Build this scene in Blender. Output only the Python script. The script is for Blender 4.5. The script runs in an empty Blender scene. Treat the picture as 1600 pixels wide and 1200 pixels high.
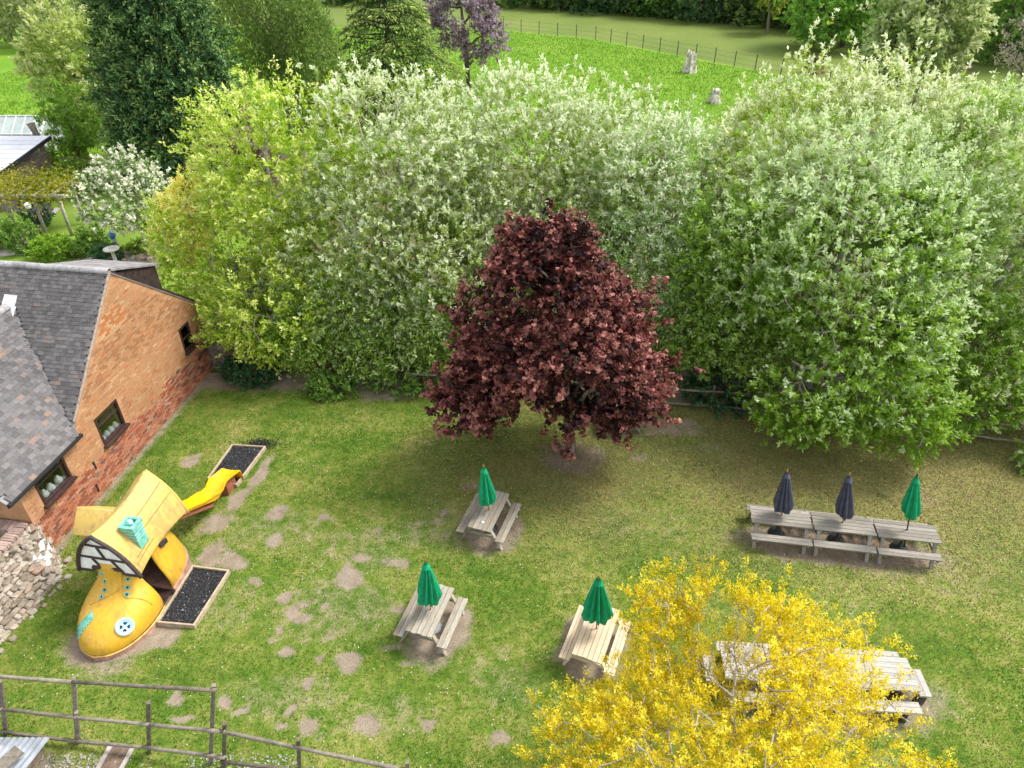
import bpy, bmesh, math, random
import numpy as np
from mathutils import Vector, Matrix, bvhtree
rad = math.radians
SC = bpy.context.scene
COL = SC.collection
random.seed(7)
RNG = np.random.default_rng(7)

# ------------------------------------------------------------------ camera, sky, sun, exposure
CAM_H, PITCH, FPX = 15.5, 35.4, 1109.0
cam_d = bpy.data.cameras.new('camera')
cam_d.sensor_width = 36.0
cam_d.lens = FPX / 1600 * 36.0
cam_d.clip_start, cam_d.clip_end = 0.3, 2000
cam = bpy.data.objects.new('camera', cam_d)
cam.location = (0, 0, CAM_H)
cam.rotation_euler = (rad(90 - PITCH), 0, 0)
COL.objects.link(cam)
SC.camera = cam
SUN_EL, SUN_AZ = 53.0, 68.0          # azimuth clockwise from +Y
w = bpy.data.worlds.new('World'); SC.world = w; w.use_nodes = True
wn = w.node_tree.nodes; wl = w.node_tree.links
sky = wn.new('ShaderNodeTexSky'); sky.sky_type = 'NISHITA'; sky.sun_disc = False
sky.sun_elevation = rad(SUN_EL); sky.sun_rotation = rad(SUN_AZ)
sky.air_density = 1.0; sky.dust_density = 2.5; sky.ozone_density = 1.0
bg = wn['Background']; bg.inputs['Strength'].default_value = 0.15
hz = wn.new('ShaderNodeHueSaturation'); hz.inputs['Saturation'].default_value = .25      # thin white cloud over the blue
wl.new(sky.outputs['Color'], hz.inputs['Color']); wl.new(hz.outputs['Color'], bg.inputs['Color'])
sun_d = bpy.data.lights.new('sun', 'SUN')
sun_d.energy = 1.5; sun_d.angle = rad(16); sun_d.color = (1.0, 0.955, 0.88)
sun = bpy.data.objects.new('sun', sun_d); COL.objects.link(sun)
sd = Vector((math.sin(rad(SUN_AZ)) * math.cos(rad(SUN_EL)), math.cos(rad(SUN_AZ)) * math.cos(rad(SUN_EL)), math.sin(rad(SUN_EL))))
sun.rotation_euler = sd.to_track_quat('Z', 'Y').to_euler()
sun.location = (30, 10, 60)
vs = SC.view_settings
vs.view_transform = 'Standard'; vs.look = 'None'; vs.gamma = 1.0; vs.use_curve_mapping = False
vs.exposure = 1.42

# ------------------------------------------------------------------ pixel -> world (used to place things on the ground)
_th = rad(PITCH)
_R = np.array([1, 0, 0.]); _F = np.array([0, math.cos(_th), -math.sin(_th)]); _U = np.array([0, math.sin(_th), math.cos(_th)])
_C = np.array([0, 0, CAM_H])
def ray(px, py): return (px - 800) * _R - (py - 600) * _U + FPX * _F
def P(px, py, z=0.0):
    d = ray(px, py); return _C + (z - CAM_H) / d[2] * d
def PY(px, py, y):
    d = ray(px, py); return _C + y / d[1] * d

# ------------------------------------------------------------------ object helpers
def link(name, data, parent=None, loc=None, rotz=None):
    o = bpy.data.objects.new(name, data); COL.objects.link(o)
    if parent is not None: o.parent = parent
    if loc is not None: o.location = loc
    if rotz is not None: o.rotation_euler = (0, 0, rotz)
    return o
def tag(o, label=None, cat=None, group=None, kind=None):
    if label: o['label'] = label
    if cat: o['category'] = cat
    if group: o['group'] = group
    if kind: o['kind'] = kind
    return o
def thing(name, label, cat, loc=(0, 0, 0), rotz=0.0, group=None):
    return tag(link(name, None, None, loc, rotz), label, cat, group)
def copy_tree(o, parent=None):
    c = o.copy(); COL.objects.link(c)
    if parent is not None: c.parent = parent
    for ch in list(o.children): copy_tree(ch, c)
    return c

class MB:
    """collects verts / faces, builds ONE mesh object"""
    def __init__(s): s.v = []; s.f = []; s.m = []; s.cols = None; s.mi = 0
    def add(s, vs, fs):
        b = len(s.v); s.v += [tuple(map(float, p)) for p in vs]
        s.f += [tuple(b + i for i in f) for f in fs]; s.m += [s.mi] * len(fs); return s
    def frame_box(s, c, ax, ay, az, sx, sy, sz):
        c = Vector(c); ax = Vector(ax).normalized() * sx / 2; ay = Vector(ay).normalized() * sy / 2; az = Vector(az).normalized() * sz / 2
        vs = [c + ax * i + ay * j + az * k for i in (-1, 1) for j in (-1, 1) for k in (-1, 1)]
        return s.add(vs, [(0, 1, 3, 2), (4, 6, 7, 5), (0, 4, 5, 1), (2, 3, 7, 6), (0, 2, 6, 4), (1, 5, 7, 3)])
    def box(s, c, size, rz=0.0):
        return s.frame_box(c, (math.cos(rz), math.sin(rz), 0), (-math.sin(rz), math.cos(rz), 0), (0, 0, 1), *size)
    def beam(s, a, b, wdt, hgt, up=(0, 0, 1)):
        a = Vector(a); b = Vector(b); d = (b - a); L = d.length; d.normalize()
        u = Vector(up); sd_ = d.cross(u)
        if sd_.length < 1e-4: sd_ = d.cross(Vector((1, 0, 0)))
        sd_.normalize(); u = sd_.cross(d)
        return s.frame_box((a + b) / 2, d, sd_, u, L, wdt, hgt)
    def tube(s, pts, radii, n=6, caps=True):
        pts = [Vector(p) for p in pts]; rings = []
        if not hasattr(radii, '__len__'): radii = [radii] * len(pts)
        prev = None; vs = []; fs = []
        for i, p in enumerate(pts):
            d = (pts[min(i + 1, len(pts) - 1)] - pts[max(i - 1, 0)]).normalized()
            if prev is None:
                prev = d.cross(Vector((0.31, 0.17, 0.94)))
                if prev.length < .05: prev = d.cross(Vector((1, 0, 0)))
            a = (prev - d * prev.dot(d)).normalized(); b = d.cross(a); prev = a
            for k in range(n):
                t = 2 * math.pi * k / n
                vs.append(p + (a * math.cos(t) + b * math.sin(t)) * radii[i])
        for i in range(len(pts) - 1):
            for k in range(n):
                fs.append((i * n + k, i * n + (k + 1) % n, (i + 1) * n + (k + 1) % n, (i + 1) * n + k))
        if caps:
            fs.append(tuple(reversed(range(n)))); fs.append(tuple((len(pts) - 1) * n + k for k in range(n)))
        return s.add(vs, fs)
    def prism(s, poly, z0, z1):
        n = len(poly)
        vs = [(x, y, z0) for x, y in poly] + [(x, y, z1) for x, y in poly]
        return s.add(vs, [tuple(reversed(range(n))), tuple(range(n, 2 * n))] + [(i, (i + 1) % n, n + (i + 1) % n, n + i) for i in range(n)])
    def lathe(s, prof, c=(0, 0, 0), n=16):
        vs = []; fs = []; m = len(prof)
        for r, z in prof:
            for k in range(n):
                t = 2 * math.pi * k / n; vs.append((c[0] + r * math.cos(t), c[1] + r * math.sin(t), c[2] + z))
        for i in range(m - 1):
            for k in range(n): fs.append((i * n + k, i * n + (k + 1) % n, (i + 1) * n + (k + 1) % n, (i + 1) * n + k))
        fs.append(tuple(reversed(range(n)))); fs.append(tuple((m - 1) * n + k for k in range(n)))
        return s.add(vs, fs)
    def mesh(s, name, mats, smooth=False, bevel=0.0):
        me = bpy.data.meshes.new(name); me.from_pydata(s.v, [], s.f)
        for m in (mats if isinstance(mats, (list, tuple)) else [mats]): me.materials.append(m)
        me.polygons.foreach_set('material_index', s.m)
        if smooth: me.polygons.foreach_set('use_smooth', [True] * len(s.f))
        me.update(); return me
    def build(s, name, mats, parent=None, smooth=False, bevel=0.0, loc=None, rotz=None):
        o = link(name, s.mesh(name, mats, smooth), parent, loc, rotz)
        if bevel:
            b = o.modifiers.new('bevel', 'BEVEL'); b.width = bevel; b.segments = 2; b.limit_method = 'ANGLE'
        return o

def np_mesh(name, V, F, mat, cols=None, smooth=False):
    """fast mesh from numpy arrays; F (n,3) or (n,4); cols (nverts,3)"""
    me = bpy.data.meshes.new(name)
    V = np.ascontiguousarray(V, np.float32); F = np.ascontiguousarray(F, np.int32)
    k = F.shape[1]
    me.vertices.add(len(V)); me.vertices.foreach_set('co', V.ravel())
    me.loops.add(F.size); me.loops.foreach_set('vertex_index', F.ravel())
    me.polygons.add(len(F)); me.polygons.foreach_set('loop_start', np.arange(0, F.size, k, dtype=np.int32))
    me.update(calc_edges=True)
    me.materials.append(mat)
    me.polygons.foreach_set('use_smooth', np.full(len(F), bool(smooth)))
    if cols is not None:
        a = me.color_attributes.new('col', 'FLOAT_COLOR', 'POINT')
        c = np.ones((len(V), 4), np.float32); c[:, :3] = cols; a.data.foreach_set('color', c.ravel())
    return me

# ------------------------------------------------------------------ materials
def srgb(r, g, b):
    f = lambda c: ((c / 255) / 12.92 if c / 255 <= .04045 else ((c / 255 + .055) / 1.055) ** 2.4)
    return (f(r), f(g), f(b))
def new_mat(name, rough=.7, spec=.3):
    m = bpy.data.materials.new(name); m.use_nodes = True
    b = m.node_tree.nodes['Principled BSDF']; b.inputs['Roughness'].default_value = rough
    b.inputs['Specular IOR Level'].default_value = spec
    return m, m.node_tree, b
def nd(nt, t, **kw):
    n = nt.nodes.new(t)
    for k, v in kw.items(): setattr(n, k, v)
    return n
def noise(nt, vec, scale, detail=4, rough=.55, dist=0.0):
    n = nd(nt, 'ShaderNodeTexNoise'); n.inputs['Scale'].default_value = scale; n.inputs['Detail'].default_value = detail
    n.inputs['Roughness'].default_value = rough; n.inputs['Distortion'].default_value = dist
    if vec is not None: nt.links.new(vec, n.inputs['Vector'])
    return n.outputs['Fac']
def ramp(nt, fac, stops):
    r = nd(nt, 'ShaderNodeValToRGB'); e = r.color_ramp.elements
    while len(e) > 1: e.remove(e[0])
    e[0].position = stops[0][0]; e[0].color = (*stops[0][1], 1)
    for p_, c in stops[1:]:
        x = e.new(p_); x.color = (*c, 1)
    nt.links.new(fac, r.inputs['Fac']); return r.outputs['Color']
def mixc(nt, fac, a, b, mode='MIX'):
    m = nd(nt, 'ShaderNodeMix', data_type='RGBA', blend_type=mode)
    for s, v in ((m.inputs[0], fac), (m.inputs[6], a), (m.inputs[7], b)):
        if isinstance(v, (int, float)): s.default_value = v
        elif isinstance(v, tuple): s.default_value = (*v, 1)
        else: nt.links.new(v, s)
    return m.outputs[2]
def mathn(nt, op, a, b=None, c=None, clamp=False):
    m = nd(nt, 'ShaderNodeMath', operation=op); m.use_clamp = clamp
    for i, v in enumerate((a, b, c)):
        if v is None: continue
        if isinstance(v, (int, float)): m.inputs[i].default_value = v
        else: nt.links.new(v, m.inputs[i])
    return m.outputs[0]
def bump(nt, bsdf, h, strength=.3, dist=.02):
    b = nd(nt, 'ShaderNodeBump'); b.inputs['Strength'].default_value = strength; b.inputs['Distance'].default_value = dist
    nt.links.new(h, b.inputs['Height']); nt.links.new(b.outputs['Normal'], bsdf.inputs['Normal'])
def coords(nt, kind='Object'): return nd(nt, 'ShaderNodeTexCoord').outputs[kind]
def mapping(nt, vec, scale=(1, 1, 1), loc=None):
    m = nd(nt, 'ShaderNodeMapping'); m.inputs['Scale'].default_value = scale
    nt.links.new(vec, m.inputs['Vector'])
    if loc is not None: nt.links.new(loc, m.inputs['Location'])
    return m.outputs[0]
def attr(nt, name): return nd(nt, 'ShaderNodeAttribute', attribute_name=name)
def orand(nt): return nd(nt, 'ShaderNodeObjectInfo').outputs['Random']

def mat_plain(name, col, var=.12, rough=.7, scale=8, spec=.3, bmp=.15, col2=None):
    m, nt, b = new_mat(name, rough, spec); co = coords(nt)
    n = noise(nt, co, scale, 5)
    a = tuple(c * (1 - var * 2) for c in col); d = tuple(min(1, c * (1 + var * 2)) for c in col) if col2 is None else col2
    nt.links.new(ramp(nt, n, [(.3, a), (.5, col), (.72, d)]), b.inputs['Base Color'])
    if bmp: bump(nt, b, noise(nt, co, scale * 4, 3), bmp, .01)
    return m
def mat_leaf(name, rough=.55, trans=.35, spec=.25):
    m, nt, b = new_mat(name, rough, spec)
    a = attr(nt, 'col')
    nt.links.new(a.outputs['Color'], b.inputs['Base Color'])
    t = nd(nt, 'ShaderNodeBsdfTranslucent')
    hs = nd(nt, 'ShaderNodeHueSaturation'); hs.inputs['Saturation'].default_value = 1.12; hs.inputs['Value'].default_value = 1.1
    nt.links.new(a.outputs['Color'], hs.inputs['Color']); nt.links.new(hs.outputs[0], t.inputs['Color'])
    mx = nd(nt, 'ShaderNodeMixShader'); mx.inputs[0].default_value = trans
    nt.links.new(b.outputs[0], mx.inputs[1]); nt.links.new(t.outputs[0], mx.inputs[2])
    nt.links.new(mx.outputs[0], nt.nodes['Material Output'].inputs['Surface'])
    return m
def mat_attr(name, rough=.8, spec=.2, scale=20, var=.35, bmp=.25):
    m, nt, b = new_mat(name, rough, spec); co = coords(nt)
    n = noise(nt, co, scale, 5)
    g = ramp(nt, n, [(.25, (1 - var,) * 3), (.75, (1 + var * .4,) * 3)])
    nt.links.new(mixc(nt, 1.0, attr(nt, 'col').outputs['Color'], g, 'MULTIPLY'), b.inputs['Base Color'])
    if bmp: bump(nt, b, n, bmp, .01)
    return m
def mat_rand(name, stops, rough=.8, scale=25, var=.3, spec=.2, stretch=(1, 1, 1), bmp=.3):
    """colour picked per object from a ramp, plus grain that differs per object"""
    m, nt, b = new_mat(name, rough, spec); r = orand(nt)
    cmb = nd(nt, 'ShaderNodeCombineXYZ')
    for i, k in enumerate((37., 91., 53.)): nt.links.new(mathn(nt, 'MULTIPLY', r, k), cmb.inputs[i])
    v = mapping(nt, coords(nt), stretch, cmb.outputs[0])
    n = noise(nt, v, scale, 5, .6)
    g = ramp(nt, n, [(.28, (1 - var,) * 3), (.72, (1 + var * .5,) * 3)])
    nt.links.new(mixc(nt, 1.0, ramp(nt, r, stops), g, 'MULTIPLY'), b.inputs['Base Color'])
    if bmp: bump(nt, b, n, bmp, .008)
    return m

M = {}
M['leaf'] = mat_leaf('leaf', .6, .45, .12)
M['leaf_maple'] = mat_leaf('maple_leaf', .5, .22, .25)
M['needle'] = mat_leaf('needle', .7, .12, .15)
M['grass'] = mat_leaf('grass_blade', .6, .3, .2)
M['bark'] = mat_plain('bark', (.20, .165, .125), .3, .9, 14, .1, .5)
M['bark_pale'] = mat_plain('pale_bark', (.36, .33, .27), .2, .85, 10, .15, .4)
M['bark_dark'] = mat_plain('dark_bark', (.10, .08, .065), .3, .9, 14, .1, .5)
M['wood_old'] = mat_rand('weathered_plank', [(0, (.235, .205, .155)), (.5, (.315, .28, .222)), (1, (.39, .355, .29))], .8, 5, .42, .15, (1.2, 14, 14), .5)
M['wood_grey'] = mat_rand('silvered_plank', [(0, (.31, .29, .265)), (1, (.42, .40, .37))], .8, 5, .35, .15, (1.2, 14, 14), .5)
M['wood_row'] = mat_rand('grey_brown_plank', [(0, (.20, .18, .15)), (1, (.31, .285, .245))], .8, 5, .45, .15, (1.2, 14, 14), .5)  # darker grey-brown planks, varied per plank
M['wood_new'] = mat_rand('new_pine', [(0, (.50, .39, .26)), (1, (.62, .50, .35))], .6, 4, .2, .25, (1.2, 12, 12), .2)
M['wood_dark'] = mat_plain('dark_stained_timber', (.06, .05, .042), .3, .8, 10)
M['fence_wood'] = mat_rand('fence_timber', [(0, (.14, .12, .09)), (1, (.25, .22, .175))], .85, 9, .5, .1, (1, 1, 1), .5)
M['pit_wood'] = mat_rand('pit_board', [(0, (.36, .28, .19)), (1, (.46, .37, .26))], .8, 6, .35, .15, (1, 1, 1), .4)
M['pole_wood'] = mat_plain('varnished_pole', (.36, .15, .055), .15, .45, 9)
M['black_metal'] = mat_plain('black_metal', (.025, .025, .027), .1, .4, 10, .4, 0)
M['canvas_green'] = mat_plain('green_canvas', (.012, .30, .135), .12, .75, 5, .15, .1)
M['canvas_navy'] = mat_plain('slate_blue_canvas', (.075, .078, .115), .15, .75, 5, .15, .1)
M['brass'] = mat_plain('pale_metal', (.5, .5, .5), .05, .35, 10, .5, 0)
M['grey_base'] = mat_plain('grey_base', (.22, .24, .26), .15, .5, 10)

# ------------------------------------------------------------------ cheap 3-D noise (sum of sines) for masks
def sn(p, f, seed=0.0):
    p = np.asarray(p); x, y = p[..., 0] * f, p[..., 1] * f; z = p[..., 2] * f if p.shape[-1] > 2 else 0 * x
    s = (np.sin(x * 1.0 + 1.7 * np.sin(y * .9 + seed) + seed * 1.3) + np.sin(y * 1.13 + 1.5 * np.sin(z * 1.07 + seed * 2.1) + 2.0)
         + np.sin(z * 1.21 + 1.6 * np.sin(x * .87 + seed * .7) + 4.1) + .6 * np.sin(x * 2.3 + y * 1.9 - z * 2.1 + seed))
    return s / 3.6

# ------------------------------------------------------------------ the ground
def mat_ground(name, c1, c2, c3, s1=.5, s2=9., bmp=.4):
    m, nt, b = new_mat(name, .9, .1); co = coords(nt)
    a = noise(nt, co, s1, 5, .6); d = noise(nt, co, s2, 6, .65)
    f = mathn(nt, 'ADD', mathn(nt, 'MULTIPLY', a, .55), mathn(nt, 'MULTIPLY', d, .45))
    nt.links.new(ramp(nt, f, [(.34, c1), (.5, c2), (.66, c3)]), b.inputs['Base Color'])
    bump(nt, b, d, bmp, .05); return m
M['soil'] = mat_ground('soil', (.06, .06, .025), (.10, .10, .04), (.15, .13, .07), .3, 6)
M['meadow'] = mat_ground('meadow_grass', (.085, .185, .012), (.125, .24, .018), (.19, .29, .04), .16, 2.5)
M['mown'] = mat_ground('mown_grass', (.085, .125, .025), (.12, .165, .036), (.165, .195, .05), .09, 3)
M['garden_lawn'] = mat_ground('garden_grass', (.09, .16, .02), (.14, .22, .03), (.20, .27, .05), .4, 8)

def sheet(name, poly, z, mat):
    mb = MB(); mb.add([(x, y, z) for x, y in poly], [tuple(range(len(poly)))])
    return tag(mb.build(name, mat), kind='structure')
sheet('ground', [(-400, -60), (400, -60), (400, 900), (-400, 900)], -0.02, M['soil'])
sheet('mown_field', [(-90, 66), (-90, 135), (120, 135), (120, 30), (34, 30), (33, 60)], -0.012, M['mown'])
sheet('meadow', [(-90, 43), (-90, 104), (-3.3, 100.4), (9.9, 92.8), (24.2, 76.2), (28, 72), (33.5, 60), (35, 50), (10, 46), (-20, 50)], -0.006, M['meadow'])
sheet('garden_lawn', [(-34, 29.5), (-34, 42), (-12, 42), (-11, 36), (-13.5, 27), (-20, 25)], -0.004, M['garden_lawn'])

# the play lawn: fine grid, worn patches kept in vertex attributes
PATCH = []   # (x, y, rx, ry, rot, strength)
def patch_px(px, py, rx, ry, st=1.0):
    c = P(px, py); ex = np.linalg.norm(P(px + rx, py) - c); ey = np.linalg.norm(P(px, py + ry) - c)
    PATCH.append((c[0], c[1], ex, ey, 0.0, st))
for q in [(543, 1035, 25, 17), (577, 1131, 21, 18), (672, 1133, 14, 10), (777, 1158, 15, 15), (480, 1137, 20, 13), (475, 1076, 13, 10), (450, 1022, 16, 9),
          (497, 1031, 10, 8), (466, 968, 20, 9), (455, 958, 13, 15), (445, 935, 12, 8), (475, 945, 8, 5), (432, 990, 7, 5), (420, 1000, 8, 4), (542, 908, 24, 13), (535, 899, 18, 8),
          (565, 871, 15, 7), (540, 887, 10, 6), (428, 802, 16, 12), (427, 847, 17, 12, .9), (508, 810, 17, 7, .9), (620, 882, 22, 9, .8), (605, 876, 12, 6, .8), (300, 720, 15, 8),
          (362, 880, 22, 16), (395, 912, 16, 6, .8), (270, 1096, 14, 9), (348, 1103, 15, 10), (376, 1112, 10, 8), (447, 1111, 8, 8), (285, 1125, 20, 7, .9),
          (590, 833, 12, 6, .7), (645, 818, 12, 5, .6), (520, 990, 18, 9, .55), (525, 1040, 16, 8, .5), (732, 762, 18, 8, .75), (693, 800, 12, 6, .7), (680, 815, 10, 6, .6),
          (618, 955, 18, 9, .7), (508, 950, 8, 6, .9), (440, 1135, 9, 8, .8), (470, 1000, 8, 4, .5), (510, 1000, 12, 6, .6), (760, 858, 30, 10, .5), (500, 1150, 18, 7, .5),
          (330, 870, 22, 20, .9), (1110, 700, 30, 9, .5), (1000, 715, 20, 7, .5), (740, 850, 24, 9, .5), (1080, 850, 16, 7, .3), (610, 1010, 22, 8, .6), (640, 1040, 20, 8, .6),
          (1440, 780, 40, 16, .4), (1050, 668, 60, 16, .75), (600, 618, 60, 10, .7), (345, 590, 30, 8, .9), (700, 640, 40, 8, .5)]:
    patch_px(*q)
for q in [(520, 950, 150, 70, .40), (450, 1090, 120, 50, .38), (600, 1120, 130, 45, .36), (430, 830, 110, 45, .38), (560, 860, 110, 50, .38), (690, 830, 110, 40, .40), (360, 950, 60, 60, .36), (780, 1060, 90, 70, .34), (1000, 820, 120, 40, .3), (1250, 960, 200, 40, .32), (1480, 900, 100, 50, .34)]: patch_px(*q)
PATCH += [(-1.9, 11.05, .78, .98, -.3, 1.3), (-.60, 14.45, .82, .95, -.3, 1.2), (2.0, 10.5, .85, 1.0, -.35, 1.2), (7.2, 9.3, 2.7, .9, -.07, 1.1),
          (9.3, 13.75, 2.75, .72, -.15, 1.25), (1.96, 17.6, .95, .8, 0, 1.2), (3.75, 19.5, .9, .9, 0, .9), (-10.15, 10.65, 1.0, .62, 0, 1.2), (-9.7, 11.6, .95, 1.8, -.15, 1.2),
          (-9.0, 10.8, .7, .35, .5, 1.1), (-8.4, 12.1, .55, .95, -.15, 1.0), (-8.5, 13.6, .3, .6, -.3, .75), (-8.8, 14.7, .4, .6, -.5, .85), (-8.4, 15.7, .3, .7, -.35, .8),
          (-8.05, 16.8, .25, .9, -.15, .95), (-8.2, 13.5, .4, .4, 0, .6), (8.3, 9.0, 1.8, .8, 0, .6), (10.5, 12.9, 1.2, .4, 0, .5)]
def dirt_mask(X, Y):
    p = np.stack([X, Y, 0 * X], -1)
    wx = X + .13 * sn(p, 3.1, 1) + .12 * sn(p, 7.1, 2); wy = Y + .13 * sn(p, 3.3, 5) + .12 * sn(p, 6.7, 6)
    m = np.zeros_like(X)
    for (cx, cy, rx, ry, r, st) in PATCH:
        dx, dy = wx - cx, wy - cy; c, s = math.cos(r), math.sin(r)
        u = (dx * c + dy * s) / rx; v = (-dx * s + dy * c) / ry
        m = np.maximum(m, st * np.clip(1.6 - 1.15 * np.sqrt(u * u + v * v), 0, 1))
    # foot of the barn wall, front strip by the fence, under the rear trees
    dw = (X - (-13.0)) * .989 - (Y - 13.76) * .1485
    m = np.maximum(m, np.clip(1.0 - np.abs(dw - .1) / .35, 0, 1) * (Y > 12.5) * .75)
    m = np.maximum(m, np.clip((8.35 - .16 * (X + 10) - Y) / .6, 0, 1) * (X < -3.3) * (.45 + .45 * sn(p, 2.3, 9)))
    m = np.maximum(m, np.clip((Y - 20.9 + .12 * X * (X > 0)) / .9, 0, 1) * .9)
    return np.clip(m, 0, 1.2)
def litter_mask(X, Y):
    p = np.stack([X, Y, 0 * X], -1)
    a = np.clip(1.2 - np.hypot((X - 1.6) / 5.2, (Y - 17.2) / 4.0), 0, 1)
    b = np.clip(1.45 - np.hypot((X - 12.0) / 8.0, (Y - 18.4) / 5.0), 0, 1)
    return np.clip(np.maximum(a * .9, b * 1.15) + .25 * sn(p, 1.3, 3) * np.clip(a + b, 0, 1), 0, 1)
gx = np.arange(-14.2, 25.01, .08); gy = np.arange(4.0, 22.6, .08)
GX, GY = np.meshgrid(gx, gy)
nx, ny = len(gx), len(gy)
D = dirt_mask(GX, GY); Lm = litter_mask(GX, GY)
GZ = .0 + .012 * sn(np.stack([GX, GY, 0 * GX], -1), 1.2, 4) - .018 * np.clip(D, 0, 1)
V = np.stack([GX, GY, GZ + .015], -1).reshape(-1, 3)
idx = np.arange(nx * ny).reshape(ny, nx)
F = np.stack([idx[:-1, :-1], idx[:-1, 1:], idx[1:, 1:], idx[1:, :-1]], -1).reshape(-1, 4)
m, nt, b = new_mat('lawn', .9, .1); co = coords(nt)
a = attr(nt, 'col'); sep = nd(nt, 'ShaderNodeSeparateColor'); nt.links.new(a.outputs['Color'], sep.inputs[0])
n1 = noise(nt, co, .45, 5, .6); n2 = noise(nt, co, 3.0, 6, .65); n3 = noise(nt, co, 22, 5, .7); n4 = noise(nt, co, 60, 3, .6)
gf = mathn(nt, 'ADD', mathn(nt, 'ADD', mathn(nt, 'MULTIPLY', n1, .40), mathn(nt, 'MULTIPLY', n2, .38)), mathn(nt, 'MULTIPLY', n3, .22))
green = ramp(nt, gf, [(.38, (.05, .105, .012)), (.46, (.09, .155, .018)), (.53, (.165, .20, .038)), (.62, (.28, .26, .09))])
dn = mathn(nt, 'ADD', sep.outputs[0], mathn(nt, 'ADD', mathn(nt, 'MULTIPLY', mathn(nt, 'SUBTRACT', n3, .5), 1.1), mathn(nt, 'MULTIPLY', mathn(nt, 'SUBTRACT', n2, .5), .9)))
df = ramp(nt, dn, [(.30, (0, 0, 0)), (.74, (1, 1, 1))])
dirtc = ramp(nt, mathn(nt, 'ADD', mathn(nt, 'MULTIPLY', n3, .5), mathn(nt, 'MULTIPLY', n2, .5)), [(.32, (.15, .115, .08)), (.5, (.235, .19, .14)), (.68, (.33, .275, .21))])
litc = ramp(nt, n4, [(.40, (.12, .115, .036)), (.5, (.235, .19, .08)), (.62, (.40, .31, .165))])
c = mixc(nt, mathn(nt, 'MULTIPLY', sep.outputs[1], .62, clamp=True), green, litc)
c = mixc(nt, df, c, dirtc)
nt.links.new(c, b.inputs['Base Color']); bump(nt, b, mathn(nt, 'ADD', n3, n4), .5, .03)
M['lawn'] = m
lawn = tag(link('lawn', np_mesh('lawn', V, F, m, np.stack([D, Lm, 0 * D], -1).reshape(-1, 3), True)), kind='structure')

# grass blades (stuff), thin where the soil is bare
def grass(name, n, x0, x1, y0, y1, h, wd, mask, pal, seed, z=.015):
    r = np.random.default_rng(seed)
    x = r.uniform(x0, x1, n); y = r.uniform(y0, y1, n)
    k = r.random(n) < mask(x, y); x, y = x[k], y[k]; n = len(x)
    a = r.uniform(0, 2 * np.pi, n); hh = h * r.uniform(.5, 1.3, n); ln = r.normal(0, .55, (n, 2)) * hh[:, None]
    ww = wd * r.uniform(.6, 1.4, n)
    base = np.stack([x, y, np.full(n, z)], -1); s = np.stack([np.cos(a), np.sin(a), 0 * a], -1) * ww[:, None]
    tip = base + np.concatenate([ln, hh[:, None]], 1)
    V = np.stack([base - s, base + s, tip], 1).reshape(-1, 3); F = np.arange(n * 3).reshape(n, 3)
    t = .5 + .38 * sn(base, 1.1, seed) + r.normal(0, .17, n) + .34 * sn(base, 4.1, seed + 3) + .2 * sn(base, 11., seed + 5)
    t = np.clip(t, 0, .999) * (len(pal) - 1); i = t.astype(int); f = (t - i)[:, None]
    pal = np.array(pal); c = pal[i] * (1 - f) + pal[np.minimum(i + 1, len(pal) - 1)] * f
    c = np.repeat(c * r.uniform(.8, 1.2, (n, 1)), 3, 0)
    return tag(link(name, np_mesh(name, V, F, M['grass'], c)), kind='stuff')
barn_o = np.array([-13.0, 13.76]); BD = np.array([math.sin(rad(8.54)), math.cos(rad(8.54))]); BN = np.array([BD[1], -BD[0]])
def lawn_ok(x, y):
    d = dirt_mask(x, y); l = litter_mask(x, y); dw = (x - barn_o[0]) * BN[0] + (y - barn_o[1]) * BN[1]
    return np.clip(1.05 - 1.3 * d, 0, 1) * (1 - .6 * l) * (dw > .05)
grass('short_grass', 420000, -13.5, 18, 7.0, 22, .05, .008, lawn_ok,
      [(.035, .10, .010), (.075, .15, .016), (.13, .195, .028), (.22, .235, .055), (.34, .30, .11)], 11)
def meadow_ok(x, y):
    xf = np.interp(y, [40, 60, 71.6, 75.8, 92.4, 100], [36, 33, 28, 24, 9.5, -3.5]); return (x < xf - .3) * 1.0
grass('meadow_tussocks', 150000, -50, 34, 49, 100, .16, .03, meadow_ok, [(.09, .19, .010), (.125, .24, .018), (.17, .285, .032), (.23, .32, .06)], 12, 0)
# fallen leaf and bud-scale litter under the trees
def litter(n, seed):
    r = np.random.default_rng(seed); x = r.uniform(-5, 20, n); y = r.uniform(11.5, 22, n)
    k = r.random(n) < litter_mask(x, y); x, y = x[k], y[k]; n = len(x)
    a = r.uniform(0, 6.28, n); s = r.uniform(.012, .032, n); u = np.stack([np.cos(a), np.sin(a), r.normal(0, .35, n)], -1) * s[:, None]
    v = np.stack([-np.sin(a), np.cos(a), r.normal(0, .35, n)], -1) * (s * r.uniform(.4, .8, n))[:, None]
    b_ = np.stack([x, y, np.full(n, .035)], -1)
    V = np.stack([b_ - u, b_ - v, b_ + u, b_ + v], 1).reshape(-1, 3)
    pal = np.array([(.20, .15, .06), (.32, .25, .11), (.42, .34, .17), (.25, .12, .06), (.36, .33, .12)])
    c = np.repeat(pal[r.integers(0, len(pal), n)] * r.uniform(.7, 1.2, (n, 1)), 4, 0)
    tag(link('fallen_leaves', np_mesh('fallen_leaves', V, np.arange(4 * n).reshape(n, 4), M['grass'], c)), kind='stuff')
litter(110000, 21)

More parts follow.
